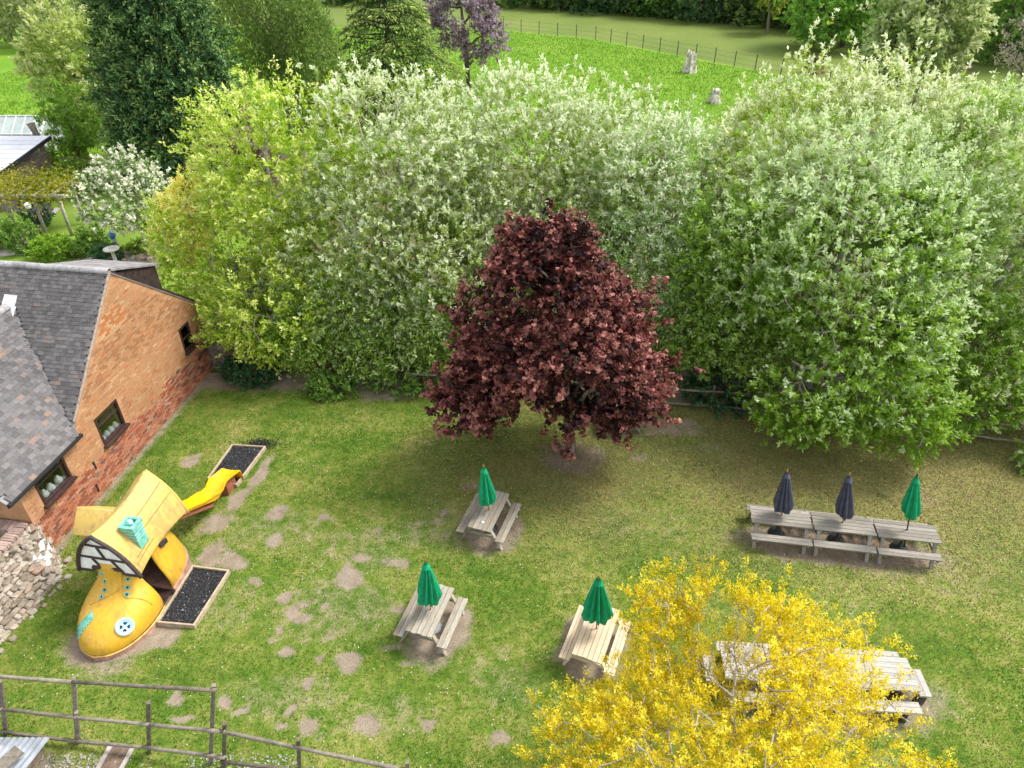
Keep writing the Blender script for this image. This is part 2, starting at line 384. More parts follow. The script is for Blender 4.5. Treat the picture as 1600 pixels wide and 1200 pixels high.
# ------------------------------------------------------------------ trees
def unit(v): return v / np.maximum(np.linalg.norm(v, axis=-1, keepdims=True), 1e-9)
def leaf_mesh(name, base, dirv, nrm, ln, wd, cols, mat, lobed=False):
    n = len(base); a = unit(dirv); b_ = unit(np.cross(a, nrm)); nn = np.cross(b_, a)
    L = ln[:, None]; W = wd[:, None]
    if not lobed:
        V = np.stack([base, base + a * L * .45 + b_ * W * .5 + nn * W * .14, base + a * L, base + a * L * .45 - b_ * W * .5 + nn * W * .14], 1).reshape(-1, 3)
        return np_mesh(name, V, np.arange(4 * n).reshape(n, 4), mat, np.repeat(cols, 4, 0))
    parts = []
    for ang, s in ((0, 1.0), (.95, .8), (-.95, .8)):
        aa = a * math.cos(ang) + b_ * math.sin(ang); bb = np.cross(nn, aa) * -1
        l2, w2 = L * s, W * .42
        parts.append(np.stack([base, base + aa * l2 * .5 + bb * w2 + nn * W * .06, base + aa * l2 - nn * W * .08, base + aa * l2 * .5 - bb * w2 + nn * W * .06], 1))
    V = np.concatenate(parts, 1).reshape(-1, 3)
    return np_mesh(name, V, np.arange(12 * n).reshape(3 * n, 4), mat, np.repeat(cols, 12, 0))

def palette(pal, t):
    pal = np.array(pal); t = np.clip(t, 0, .9999) * (len(pal) - 1); i = t.astype(int); f = (t - i)[:, None]
    return pal[i] * (1 - f) + pal[i + 1] * f

def clusters(blobs, n, r, gap=-.55, lump=.2, inner=.25, seed=0.0, zmin=.25, shell=.12):
    B = np.array(blobs, float); C0, R0 = B[:, :3], B[:, 3:]
    area = (R0[:, 0] * R0[:, 1] + R0[:, 1] * R0[:, 2] + R0[:, 0] * R0[:, 2]); out_p, out_d = [], []; got = 0
    for _ in range(12):
        m = n * 2; i = r.choice(len(B), m, p=area / area.sum())
        d = unit(r.normal(size=(m, 3))); rr = 1 - np.abs(r.normal(0, shell, m)); ou = r.random(m) < .22; rr[ou] = 1 + np.abs(r.normal(0, .11, ou.sum()))
        inn = r.random(m) < inner; rr[inn] = r.uniform(.35, .95, inn.sum())
        lp = 1 + lump * sn(d, 3.2, seed + i) + lump * .6 * sn(d, 7.5, seed + 2 + i)
        p = C0[i] + d * R0[i] * (rr * lp)[:, None]
        ok = (p[:, 2] > zmin) & (sn(p, 1.25, seed) > gap)
        for j in range(len(B)):
            q = np.linalg.norm((p - C0[j]) / R0[j], axis=1); ok &= (q > .62) | (i == j) | (r.random(m) < .08)
        out_p.append(p[ok]); out_d.append(unit(d[ok] / R0[i][ok])); got += ok.sum()
        if got >= n: break
    return np.concatenate(out_p)[:n], np.concatenate(out_d)[:n]

def skeleton(base, top, att, r, trunk_r, lean=.06, nmain=7):
    """grow limbs from the trunk to the attractor points; returns node array, parents, radii"""
    base = np.array(base, float); top = np.array(top, float)
    nodes = [base + (top - base) * t + np.array([r.normal(0, lean), r.normal(0, lean), 0]) * min(1, t * 2) for t in np.linspace(0, 1, nmain)]
    par = [-1] + list(range(nmain - 1)); dist = [0.0]
    for i in range(1, nmain): dist.append(dist[-1] + np.linalg.norm(nodes[i] - nodes[i - 1]))
    fork = base + (top - base) * .3
    order = np.argsort(np.linalg.norm(att - fork, axis=1))
    N = np.array(nodes); Dd = np.array(dist)
    start = max(1, int(nmain * .25))
    for k in order:
        p = att[k]; dv = np.linalg.norm(N - p, axis=1)
        cost = dv + .28 * Dd; cost[:start] = 1e9
        j = int(np.argmin(cost)); q = N[j]; L = dv[j]
        mid = q * .5 + p * .5 + np.array([r.normal(0, .07), r.normal(0, .07), .06 + r.normal(0, .05)]) * L
        N = np.concatenate([N, mid[None], p[None]]); n0 = len(par)
        par += [j, n0]; Dd = np.concatenate([Dd, [Dd[j] + L * .52, Dd[j] + L * 1.04]])
    cnt = np.ones(len(N))
    for i in range(len(N) - 1, 0, -1): cnt[par[i]] += cnt[i]
    rad_ = trunk_r * (cnt / cnt[0]) ** .5
    return N, np.array(par), np.maximum(rad_, .012)

def tubes(name, N, par, R, mat, sides=5):
    e = np.arange(1, len(N)); p0, p1 = N[par[e]], N[e]
    r0 = np.minimum(R[par[e]], R[e] * 1.6); r1 = R[e]
    main = R[par[e]] < R[e] * 1.6; r0 = np.where(main, R[par[e]], r0)
    d = unit(p1 - p0); ref = np.where(np.abs(d[:, 2:3]) > .9, np.array([[1., 0, 0]]), np.array([[0, 0, 1.]]))
    a = unit(np.cross(d, ref)); b_ = np.cross(d, a); t = np.arange(sides) * 2 * np.pi / sides
    ring = a[:, None] * np.cos(t)[None, :, None] + b_[:, None] * np.sin(t)[None, :, None]
    V0 = p0[:, None] + ring * r0[:, None, None]; V1 = (p1 + d * (r1 * .3)[:, None])[:, None] + ring * r1[:, None, None]
    V = np.concatenate([V0, V1], 1).reshape(-1, 3); m = len(e)
    o = (np.arange(m) * 2 * sides)[:, None]; k = np.arange(sides)[None]; k2 = (k + 1) % sides
    F = np.stack([o + k, o + k2, o + sides + k2, o + sides + k], -1).reshape(-1, 4)
    return np_mesh(name, V, F, mat, None, True)

def tree(name, label, cat, base, blobs, ncl, per, ln, wd, sprig, pal, seed, natt=160, trunk_r=.16, bark='bark_pale', up=.35, mat='leaf', gap=-.5, lump=.2,
         inner=.25, spread=.5, lobed=False, group=None, top=None, zmin=.3, tipw=.75, jit=.16, facing=.55, shell=.12, sides=5, zcol=0.0, strand=False, crown='crown', patchy=.22, soft=.76):
    r = np.random.default_rng(seed)
    cp, cd = clusters(blobs, ncl, r, gap, lump, inner, seed * 1.37, zmin, shell)
    B = np.array(blobs, float)
    if top is None:
        i = int(np.argmax(B[:, 2] + B[:, 5])); top = (B[i, 0] * .8 + base[0] * .2, B[i, 1] * .8 + base[1] * .2, B[i, 2] + B[i, 5] * .55)
    t_ = thing(name, label, cat, (base[0], base[1], 0), 0, group)
    off = np.array([base[0], base[1], 0.])
    k = r.choice(len(cp), min(natt, len(cp)), replace=False)
    N, par, R = skeleton((base[0], base[1], -.15), top, cp[k] - cd[k] * sprig * .3, r, trunk_r)
    link('trunk', tubes('trunk', N - off, par, R, M[bark], sides), t_)
    tw = unit(cd * 1.0 + np.array([0, 0, up]) + r.normal(0, .45, cp.shape))
    if strand: tw = unit(np.array([0, 0, -1.0]) + r.normal(0, .10, cp.shape) + cd * np.array([.12, .12, 0]))
    n = len(cp) * per; ci = np.repeat(np.arange(len(cp)), per)
    t = r.random(n) ** .8
    sl = sprig * r.uniform(.6, 1.25, len(cp))
    pos = cp[ci] + tw[ci] * (sl[ci] * (t - .35))[:, None] + r.normal(0, 1, (n, 3)) * (sprig * .16 * spread * (1.25 - t * .6))[:, None]
    ld = unit(tw[ci] * .7 + r.normal(0, .6, (n, 3)))
    nr = unit(cd[ci] * facing + np.array([0, 0, .75]) + r.normal(0, .5, (n, 3)))
    sz = r.uniform(.65, 1.3, n)
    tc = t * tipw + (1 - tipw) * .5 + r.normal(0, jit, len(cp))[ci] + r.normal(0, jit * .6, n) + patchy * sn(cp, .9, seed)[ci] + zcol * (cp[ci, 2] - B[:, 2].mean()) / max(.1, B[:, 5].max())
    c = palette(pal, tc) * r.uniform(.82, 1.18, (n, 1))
    if soft: c = np.clip(c, 0, 1) ** soft
    link(crown, leaf_mesh(crown, pos - off, ld, nr, ln * sz, wd * sz, c, M[mat], lobed), t_)
    return t_

# -- red maple in the middle of the lawn
tree('maple_tree', 'dark red copper-leaved maple standing alone on the lawn', 'tree', (1.96, 17.7),
     [(1.35, 17.8, 3.15, 2.7, 2.2, 1.4), (1.2, 17.8, 4.6, 2.5, 2.2, 1.6), (1.0, 17.8, 6.3, 1.5, 1.5, 1.4), (3.2, 17.6, 3.0, 1.3, 1.4, 1.2), (-.95, 17.6, 2.35, 1.35, 1.3, .75), (.35, 17.8, 7.35, .65, .7, .75), (1.5, 17.8, 7.5, .55, .7, .65), (2.5, 17.7, 5.1, 1.15, 1.1, 1.0), (-.6, 17.8, 5.0, 1.0, 1.0, .9), (.3, 17.8, 6.5, 1.0, 1.0, .9)],
     3300, 24, .086, .098, .44, [(.018, .009, .010), (.045, .015, .014), (.105, .030, .024), (.21, .060, .048), (.40, .17, .14)], 31,
     natt=230, trunk_r=.17, bark='bark', mat='leaf_maple', lobed=True, gap=-.16, up=.02, zmin=2.0, top=(1.3, 17.7, 7.3), inner=.3, patchy=.22, lump=.34, spread=.8, soft=None, jit=.22)

# -- silver-leaved poplars behind the rail fence
SIL = [(.10, .165, .010), (.16, .25, .018), (.24, .34, .05), (.42, .50, .24), (.66, .72, .47)]
SILY = [(.11, .18, .008), (.18, .28, .015), (.28, .38, .05), (.42, .49, .20), (.62, .67, .40)]
GRN = [(.07, .15, .007), (.11, .22, .010), (.17, .31, .020), (.26, .42, .055), (.44, .55, .22)]
pg = 'silver-leaved trees beyond the back fence'
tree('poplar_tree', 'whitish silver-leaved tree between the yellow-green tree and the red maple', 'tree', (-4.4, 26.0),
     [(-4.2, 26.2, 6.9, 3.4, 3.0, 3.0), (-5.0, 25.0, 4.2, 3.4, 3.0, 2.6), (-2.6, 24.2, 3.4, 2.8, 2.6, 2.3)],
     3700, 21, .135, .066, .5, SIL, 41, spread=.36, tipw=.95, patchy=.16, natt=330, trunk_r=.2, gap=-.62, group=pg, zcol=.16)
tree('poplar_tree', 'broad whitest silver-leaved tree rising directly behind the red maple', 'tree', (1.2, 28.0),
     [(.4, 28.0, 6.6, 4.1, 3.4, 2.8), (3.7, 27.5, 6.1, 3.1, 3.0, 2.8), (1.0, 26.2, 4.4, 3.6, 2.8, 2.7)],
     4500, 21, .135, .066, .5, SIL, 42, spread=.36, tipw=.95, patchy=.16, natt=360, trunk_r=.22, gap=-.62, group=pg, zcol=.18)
tree('poplar_tree', 'silver-green tree just right of the red maple with bright green lower leaves', 'tree', (5.6, 25.2),
     [(5.6, 25.6, 5.6, 2.6, 2.6, 3.0), (5.2, 24.0, 3.2, 2.4, 2.4, 2.4), (6.6, 22.6, 2.3, 2.0, 1.6, 1.7)], 2900, 15, .125, .06, .58, [GRN[1], GRN[2], (.14, .27, .05), (.27, .39, .16), SIL[4]], 43, natt=220, trunk_r=.15, gap=-.45, group=pg, zcol=.2)
tree('poplar_tree', 'low dull green leafy tree seen left behind the maple near the shed', 'tree', (-6.6, 23.8),
     [(-6.2, 23.4, 2.5, 2.4, 1.7, 1.8), (-3.0, 22.8, 1.8, 2.1, 1.5, 1.4), (-7.6, 22.6, 1.5, 1.5, 1.1, 1.1), (-4.6, 22.0, 1.1, 1.6, .8, .8)], 2500, 14, .12, .06, .55, [GRN[1], GRN[2], (.24, .37, .06), (.44, .54, .24)], 44, natt=170, trunk_r=.10, gap=-.3, group=pg)
# right-hand group
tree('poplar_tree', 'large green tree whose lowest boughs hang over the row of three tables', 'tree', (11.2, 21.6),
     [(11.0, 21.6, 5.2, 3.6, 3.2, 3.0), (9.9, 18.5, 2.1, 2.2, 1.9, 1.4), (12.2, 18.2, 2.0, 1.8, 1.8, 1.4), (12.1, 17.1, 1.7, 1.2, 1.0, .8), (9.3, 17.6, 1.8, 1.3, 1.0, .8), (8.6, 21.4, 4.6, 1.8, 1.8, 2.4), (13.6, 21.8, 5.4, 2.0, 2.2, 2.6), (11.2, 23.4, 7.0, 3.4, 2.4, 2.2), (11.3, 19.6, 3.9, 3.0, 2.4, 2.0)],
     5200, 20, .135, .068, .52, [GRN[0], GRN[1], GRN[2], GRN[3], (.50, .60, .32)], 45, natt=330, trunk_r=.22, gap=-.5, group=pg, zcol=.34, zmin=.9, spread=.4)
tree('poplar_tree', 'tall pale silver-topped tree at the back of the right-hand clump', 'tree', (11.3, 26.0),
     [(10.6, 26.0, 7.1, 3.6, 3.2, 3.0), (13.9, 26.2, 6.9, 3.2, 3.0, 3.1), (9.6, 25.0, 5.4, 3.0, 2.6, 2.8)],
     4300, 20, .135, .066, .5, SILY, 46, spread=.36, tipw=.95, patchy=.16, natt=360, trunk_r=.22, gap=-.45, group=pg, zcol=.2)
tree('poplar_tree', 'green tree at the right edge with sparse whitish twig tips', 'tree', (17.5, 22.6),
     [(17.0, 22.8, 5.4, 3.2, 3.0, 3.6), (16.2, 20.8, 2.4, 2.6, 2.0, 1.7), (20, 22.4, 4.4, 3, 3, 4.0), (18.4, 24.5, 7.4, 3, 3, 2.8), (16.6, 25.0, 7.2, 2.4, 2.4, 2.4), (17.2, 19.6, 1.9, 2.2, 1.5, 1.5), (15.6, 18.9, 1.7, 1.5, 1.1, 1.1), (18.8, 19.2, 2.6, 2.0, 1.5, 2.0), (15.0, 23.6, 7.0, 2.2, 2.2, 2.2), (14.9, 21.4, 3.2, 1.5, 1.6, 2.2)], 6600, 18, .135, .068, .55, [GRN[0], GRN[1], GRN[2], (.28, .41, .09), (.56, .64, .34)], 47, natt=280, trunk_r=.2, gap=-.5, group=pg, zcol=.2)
tree('poplar_tree', 'darker green tree filling the gap left of the overhanging tree', 'tree', (8.0, 23.6),
     [(8.0, 22.8, 3.8, 2.4, 2.2, 3.0), (7.2, 21.4, 2.2, 1.4, 1.0, 1.4)], 2400, 18, .125, .06, .55, [GRN[1], GRN[2], GRN[3], (.34, .48, .12)], 48, natt=150, trunk_r=.13, gap=-.6, group=pg)

# -- yellow-green tree by the barn
tree('ash_tree', 'yellow-green feathery tree beside the end of the brick barn', 'tree', (-9.2, 25.2),
     [(-8.7, 26.0, 6.9, 3.0, 2.6, 2.7), (-10.9, 25.4, 4.2, 2.9, 2.4, 2.4), (-9.0, 23.2, 2.5, 2.6, 2.0, 1.9)],
     3600, 18, .13, .065, .55, [(.11, .21, .006), (.18, .32, .010), (.29, .43, .022), (.45, .56, .08), (.66, .71, .20)], 51, natt=240, trunk_r=.18, gap=-.42, zcol=.05, facing=.8)
tree('golden_tree', 'small golden yellow tree tucked left of the yellow-green tree', 'tree', (-13.2, 26.0),
     [(-13.0, 26.0, 4.2, 1.1, 1.1, 1.2), (-12.2, 26.2, 5.5, .9, 1.0, .9)], 420, 20, .12, .06, .5, [(.55, .50, .05), (.74, .66, .09), (.88, .80, .18), (.92, .86, .34)], 52, soft=.75, natt=70, trunk_r=.08, gap=-.5)

# -- foreground golden robinia
tree('robinia_tree', 'golden yellow feathery tree in the foreground partly hiding the long tables', 'tree', (4.1, 6.3),
     [(3.75, 7.75, 4.23, 1.5, 1.3, 1.15), (4.55, 7.1, 3.58, 1.6, 1.3, 1.1), (3.25, 7.0, 3.18, 1.3, 1.2, .9), (5.05, 7.6, 3.78, 1.7, 1.3, 1.2), (2.55, 6.4, 3.18, 1.4, 1.4, .9), (6.05, 7.0, 2.88, 1.3, 1.3, .9), (4.05, 6.5, 3.58, 2.3, 1.7, 1.4), (1.40, 6.7, 2.58, 1.0, 1.1, .65), (1.90, 7.3, 2.48, .8, .8, .4), (5.75, 6.0, 2.88, 1.5, 1.4, 1.1), (2.90, 8.3, 4.53, .8, .7, .6), (4.45, 8.0, 4.18, 1.0, .8, .9), (4.15, 7.6, 3.18, 1.3, 1.1, .9), (3.55, 7.9, 3.68, 1.2, .9, .8)],
     3100, 38, .056, .023, .34, [(.34, .26, .003), (.56, .44, .010), (.74, .61, .025), (.87, .77, .11)], 61, natt=620, trunk_r=.10, bark='bark_pale', gap=-.3, lump=.36, inner=.42,
     top=(3.8, 6.9, 4.6), up=.9, zmin=1.4, jit=.14, spread=.72, shell=.22, soft=None)

# -- the dark conifer and other far trees
def cone_blobs(x, y, H, r0, n=7, z0=.4, pw=.8):
    return [(x, y, z0 + (H - z0) * t, r0 * (1 - t) ** pw + .3, r0 * (1 - t) ** pw + .3, (H - z0) / n * 1.1) for t in np.linspace(.04, .97, n)]
tree('conifer_tree', 'huge dark blue-green conical conifer at the upper left', 'tree', (-20.9, 46.0), cone_blobs(-20.9, 46, 19.0, 4.2, 9, .3, .62),
     4600, 24, .24, .10, .8, [(.010, .036, .013), (.020, .066, .024), (.042, .108, .032), (.09, .17, .045), (.19, .28, .07)], 71, soft=.92, natt=60, trunk_r=.35, bark='bark_dark', mat='needle', gap=-.95, lump=.15, up=.25, top=(-20.9, 46, 17), spread=1.0, facing=.9)
tree('hazel_tree', 'pale sprawling cream-tipped tree left of the dark conifer', 'tree', (-32.0, 55.0),
     [(-31.6, 55, 4.8, 3.0, 2.8, 3.0), (-29.6, 54, 2.8, 2.0, 2.2, 2.4)], 850, 14, .34, .16, .9, [(.13, .21, .02), (.21, .30, .04), (.33, .41, .09), (.58, .60, .28)], 72, natt=120, trunk_r=.2, gap=-.3)
tree('young_tree', 'bright green slim tree with dark stem behind the pale roofed shed', 'tree', (-29.0, 47.6),
     [(-28.8, 47.6, 2.9, 1.6, 1.4, 1.9)], 380, 15, .20, .10, .5, [(.06, .15, .012), (.11, .23, .02), (.19, .32, .04)], 73, natt=50, trunk_r=.09, bark='bark_dark', gap=-.4)
tree('birch_tree', 'weeping tree with hanging curtains of fine leaves right of the conifer', 'tree', (-17.0, 56.0),
     [(-17.6, 56, 8.0, 4.0, 3.5, 4.2), (-15.2, 55.5, 5.8, 2.8, 3, 3.6)], 1500, 22, .26, .09, 2.4, [(.045, .095, .012), (.075, .14, .018), (.12, .19, .028), (.18, .25, .05)], 74, natt=80, trunk_r=.25, gap=-.45, strand=True, spread=.28, zmin=1.2)
def cedar(name, label, base, H, R, seed, pal):
    r = np.random.default_rng(seed); t_ = thing(name, label, 'tree', (base[0], base[1], 0)); mb = MB()
    mb.tube([(0, 0, -.1), (0, 0, H * .5), (.1, 0, H)], [.32, .2, .04], 7)
    pos, ld, nr, tc = [], [], [], []
    for k in range(64):
        u = k / 63; z = H * (.12 + .86 * u); L = (R * (1 - u) ** .75 + .5) * r.uniform(.75, 1.15); a = k * 2.4 + r.normal(0, .3)
        d = np.array([math.cos(a), math.sin(a), 0]); sd_ = np.array([-d[1], d[0], 0])
        tip = d * L + np.array([0, 0, z + L * (.12 - .30)])
        mid = d * L * .55 + np.array([0, 0, z + L * .06]); p0 = np.array([0, 0, z])
        mb.tube([p0, mid, tip], [.07, .045, .012], 4, False)
        m = int(330 * (.35 + L / R)); s = r.random(m) ** .6
        ctr = (p0 * ((1 - s) ** 2)[:, None] + 2 * mid * (s * (1 - s))[:, None] + tip * (s ** 2)[:, None])
        side = r.normal(0, 1, m) * (.14 + .34 * s * (1.15 - s)) * L * .8
        q = ctr + sd_ * side[:, None] + np.array([0, 0, 1]) * (-.35 * np.abs(side) + r.normal(0, .09, m))[:, None]
        pos.append(q); ld.append(d * .6 + sd_ * np.sign(side)[:, None] * .7 + np.array([0, 0, -.35]) + r.normal(0, .3, (m, 3)))
        nr.append(np.array([0, 0, 1.]) + r.normal(0, .35, (m, 3))); tc.append(s * .6 + np.abs(side) / L * .6 + r.normal(0, .15, m))
    mb.build('trunk', M['bark_dark'], t_, True)
    pos, ld, nr, tc = map(np.concatenate, (pos, ld, nr, tc)); n = len(pos); sz = r.uniform(.6, 1.3, n)
    link('crown', leaf_mesh('crown', pos, ld, nr, .42 * sz, .11 * sz, (palette(pal, tc) * r.uniform(.8, 1.2, (n, 1))) ** .85, M['needle']), t_)
cedar('cedar_tree', 'tiered dark green conifer with drooping yellow-tipped boughs at the top', (-9.6, 60.0), 10.2, 6.8, 75, [(.016, .045, .012), (.055, .11, .018), (.16, .24, .035), (.34, .42, .08)])
tree('plum_tree', 'purple-grey leaved tree at the top beside the meadow', 'tree', (-4.0, 69.0), [(-4.6, 69, 6.4, 3.0, 2.8, 2.6), (-2.6, 68.5, 4.0, 1.8, 2, 1.9)], 620, 16, .30, .14, .8,
     [(.05, .035, .045), (.11, .075, .09), (.20, .14, .17), (.30, .23, .27)], 76, natt=120, trunk_r=.22, bark='bark_dark', gap=-.05)
tree('copper_shrub', 'small brownish purple tree peeping out beside the dark conifer', 'tree', (-15.4, 40.0), [(-15.4, 40, 3.6, 1.5, 1.3, 1.4), (-14.6, 40, 2.2, 1.4, 1.3, 1.3)], 380, 16, .20, .10, .5,
     [(.07, .04, .035), (.14, .08, .07), (.24, .15, .13)], 77, natt=60, trunk_r=.1, bark='bark_dark', gap=-.3)
tree('flowering_tree', 'rounded garden tree covered in clusters of creamy white blossom', 'tree', (-18.0, 32.9), [(-18.4, 32.8, 3.2, 2.2, 2.1, 1.5), (-17.1, 32.8, 2.4, 1.4, 1.5, 1.2), (-18.3, 33.2, 4.3, 1.2, 1.2, .9)],
     760, 22, .12, .085, .42, [(.05, .12, .018), (.09, .18, .025), (.15, .25, .05), (.62, .62, .46), (.80, .78, .64)], 78, natt=90, trunk_r=.09, bark='bark', gap=-.55, tipw=.95, jit=.12, patchy=.1)
# far right and the wood along the far side of the field
far_trees = [
    ('bright fresh green rounded tree at the far edge of the mown field', (37.5, 88.0), [(37.5, 88, 6.0, 5.5, 4, 5.0), (33.6, 86, 4.0, 3.4, 3.2, 3.4)], [(.05, .15, .012), (.09, .24, .02), (.16, .34, .035), (.24, .42, .06)], 81, 900),
    ('pale olive tree towering behind the right-hand silver trees', (33.2, 64.0), [(33.4, 64, 6.0, 3.7, 3.4, 4.6), (31.6, 62, 3.6, 2.6, 3, 3.2), (35.2, 64, 6.6, 2.4, 3, 3.4)], [(.10, .17, .03), (.19, .28, .06), (.32, .40, .13), (.50, .55, .26)], 82, 1400),
    ('deep green leafy tree filling the top right corner', (50.5, 80.0), [(50.5, 80, 6.5, 5.4, 4, 6.5), (56, 80, 6, 5, 4, 6.5)], [(.03, .09, .010), (.055, .15, .014), (.10, .22, .025), (.16, .30, .04)], 83, 1200),
    ('greyish leafless looking bush at the right edge beyond the silver trees', (42.0, 62.0), [(42.6, 62, 4.6, 2.8, 2.6, 2.6)], [(.17, .14, .11), (.27, .23, .18), (.34, .32, .2)], 84, 330)]
for lab, bs, bl, pal, sd_, nc in far_trees:
    tree('field_tree', lab, 'tree', bs, bl, nc, 15, .42 if sd_ != 84 else .22, .22 if sd_ != 84 else .06, 1.1, pal, sd_, natt=140, trunk_r=.3, bark='bark_dark' if sd_ != 84 else 'bark', gap=-.35, group='trees round the far field')
tree('sapling_tree', 'small yellow-green tree with a bent bare trunk out on the mown field', 'tree', (31.7, 96.7), [(31.3, 96.7, 4.4, 2.0, 1.8, 1.9), (32.2, 96.7, 5.9, 1.3, 1.3, 1.4)], 260, 15, .36, .18, .9,
     [(.13, .20, .015), (.24, .33, .025), (.38, .45, .06)], 85, natt=40, trunk_r=.2, bark='bark', gap=-.4, top=(31.0, 96.7, 4.5))
wood = [((2, 121), 6, 7.5), ((9, 118), 5, 7), ((15.5, 114.5), 5.5, 8), ((22, 111), 5, 8), ((28, 107), 5, 8.5), ((34, 104), 5, 8), ((40, 99.5), 5, 9), ((46, 95), 5.5, 9), ((53, 91), 5.5, 10), ((61, 88), 5.5, 10), ((18, 121), 6, 10), ((32, 114), 6, 11), ((48, 104), 6, 12), ((-24, 124), 6, 5)]
WPAL = [[(.020, .060, .010), (.04, .10, .014), (.07, .15, .02), (.12, .21, .035)], [(.03, .07, .014), (.055, .115, .02), (.095, .16, .03), (.15, .22, .06)], [(.014, .045, .014), (.026, .07, .018), (.045, .10, .025), (.09, .15, .04)]]
wlab = ['dark leafy tree at the left end of the wood edging the mown field', 'mid green bushy tree second along the wood edge beyond the far field', 'very dark evergreen third along the wood edge beyond the far field',
        'dark leafy tree in the wood just left of the bent sapling', 'very dark evergreen in the wood behind the bent sapling', 'mid green bushy tree in the wood just right of the bent sapling', 'very dark evergreen in the wood left of the bright rounded tree',
        'dark leafy tree in the wood directly behind the bright rounded tree', 'mid green bushy tree in the wood above the pale olive tree', 'dark leafy tree at the right end of the wood in the top right corner', 'tall very dark evergreen in the second rank of the wood, leftmost',
        'tall dark leafy tree in the second rank of the wood, middle', 'tall mid green tree in the second rank of the wood, rightmost', 'low dark leafy tree far off above the purple-grey tree']
for i, ((x, y), rr, hh) in enumerate(wood):
    k = [0, 1, 2, 0, 2, 1, 2, 0, 1, 0, 2, 0, 1, 0][i]
    tree('woodland_tree', wlab[i], 'tree', (x, y), [(x, y, hh * .5, rr, rr * .8, hh * .5), (x + rr * .5, y - 1.5, hh * .28, rr * .7, rr * .5, hh * .3), (x - rr * .5, y - 1.2, hh * .25, rr * .7, rr * .5, hh * .27)],
         620, 14, .5, .26, 1.1, WPAL[k], 100 + i, natt=40, trunk_r=.3, bark='bark_dark', gap=-.7, group='trees of the wood beyond the mown field', zmin=0.0)
for i, (x, y, z, rr, lab) in enumerate([(-53, 89, 3.5, 6, 'olive leafy tree at the top left corner by a leaning trunk'), (-62, 101, 5, 7, 'distant dull green tree at the far top left')]):
    tree('field_tree', lab, 'tree', (x, y), [(x, y, z, rr, rr * .8, z)], 620, 14, .4, .2, 1.0, [(.06, .10, .02), (.11, .16, .035), (.18, .23, .06), (.26, .31, .1)], 120 + i, natt=90, trunk_r=.25, gap=-.3, group='trees round the far field')

# shrubs
def shrub(label, base, r_, h, pal, seed, n=150, ln=.14, wd=.08, name='shrub', flowers=False):
    x, y = base
    return tree(name, label, 'shrub', (x, y), [(x, y, h * .5, r_, r_ * .85, h * .55)], n, 14, ln, wd, .3, pal, seed, natt=25, trunk_r=.05, bark='bark', gap=-.9, lump=.18, zmin=.02, inner=.15)
DK = [(.015, .05, .018), (.03, .085, .028), (.06, .14, .045)]
BR = [(.10, .22, .012), (.17, .32, .02), (.26, .42, .045)]
MD = [(.06, .14, .015), (.11, .22, .025), (.17, .30, .04)]
for lab, px, py, r_, h, pal, n in [('low dark glossy shrub under the yellow-green tree by the lawn edge', 400, 588, 1.1, .8, DK, 260), ('second low dark shrub at the lawn edge left of the maple', 520, 612, .8, .5, MD, 150),
        ('dark ivy clump behind the rail fence right of the maple', 1130, 618, 1.6, 1.0, DK, 300), ('dark ivy clump behind the rail fence left of the maple', 640, 590, 1.6, .8, MD, 260),
        ('lime green mound-shaped shrub above the barn ridge', 88, 400, .95, .9, BR, 240), ('small green shrub right of the lime mound by the rockery', 128, 398, .55, .6, MD, 100),
        ('dark green upright shrub by the garden path', 40, 392, .8, 1.5, MD, 190), ('leafy green shrub at the far left edge of the garden', 5, 385, .8, 1.3, MD, 160),
        ('dark shrub in the middle of the rockery', 172, 405, .6, .6, DK, 130), ('little bright shrub at the right of the rockery', 222, 393, .5, .5, BR, 90),
        ('shady shrub behind the garden lamp', 62, 350, .7, 1.3, DK, 150), ('green shrub left of the flowering tree stem', 150, 385, .6, 1.0, MD, 130),
        ('shady hedge bush under the dark conifer', 120, 300, 1.6, 1.6, MD, 260), ('low green bush behind the pergola', 60, 262, 1.3, 1.2, MD, 200), ('green bank of bushes under the young slim tree', 110, 258, 1.3, 1.2, BR, 200)]:
    c_ = P(px, py); shrub(lab, (c_[0], c_[1]), r_, h, pal, int(px * 3 + py), n)
shrub('bright yellow-green shrub behind the old stone wall', (-14.6, 13.2), .6, 1.5, [(.22, .30, .01), (.36, .42, .02), (.5, .52, .06)], 5, 160, .10, .06)
shrub('bright green sprig of a shrub at the right edge of the lawn', (16.9, 17.2), .55, .9, GRN[1:], 6, 90)

# ------------------------------------------------------------------ the brick barn (local frame: x out of the gable wall, y along it, z up)
ROT = -rad(8.54)
BRICK_STOPS = [(0, (.22, .075, .045)), (.25, (.36, .125, .07)), (.5, (.44, .17, .095)), (.7, (.40, .19, .12)), (.82, (.48, .27, .18)), (.95, (.20, .10, .075)), (1, (.12, .075, .065))]
M['brick'] = mat_rand('red_brick', BRICK_STOPS, .85, 22, .3, .15, (1, 1, 1), .4)
M['brick_mix'] = mat_attr('brick_mixture', .88, .12, 16, .35, .4)
M['mortar'] = mat_plain('mortar', (.36, .285, .22), .18, .9, 10, .1, .4)
M['mortar_buff'] = mat_plain('limewashed_mortar', (.43, .23, .12), .2, .9, 2.5, .1, .5, (.49, .29, .165))
M['tile'] = mat_rand('roof_tile', [(0, (.088, .083, .083)), (.4, (.115, .108, .108)), (.8, (.145, .136, .136)), (.96, (.165, .152, .15)), (.985, (.18, .14, .12)), (1, (.22, .155, .12))], .75, 14, .22, .2, (1, 1, 1), .3)
M['tile_mix'] = mat_attr('roof_tile_mixture', .78, .2, 14, .4, .3)
M['ridge'] = mat_rand('ridge_tile', [(0, (.26, .25, .25)), (1, (.40, .39, .39))], .8, 9, .4, .15, (1, 1, 1), .4)
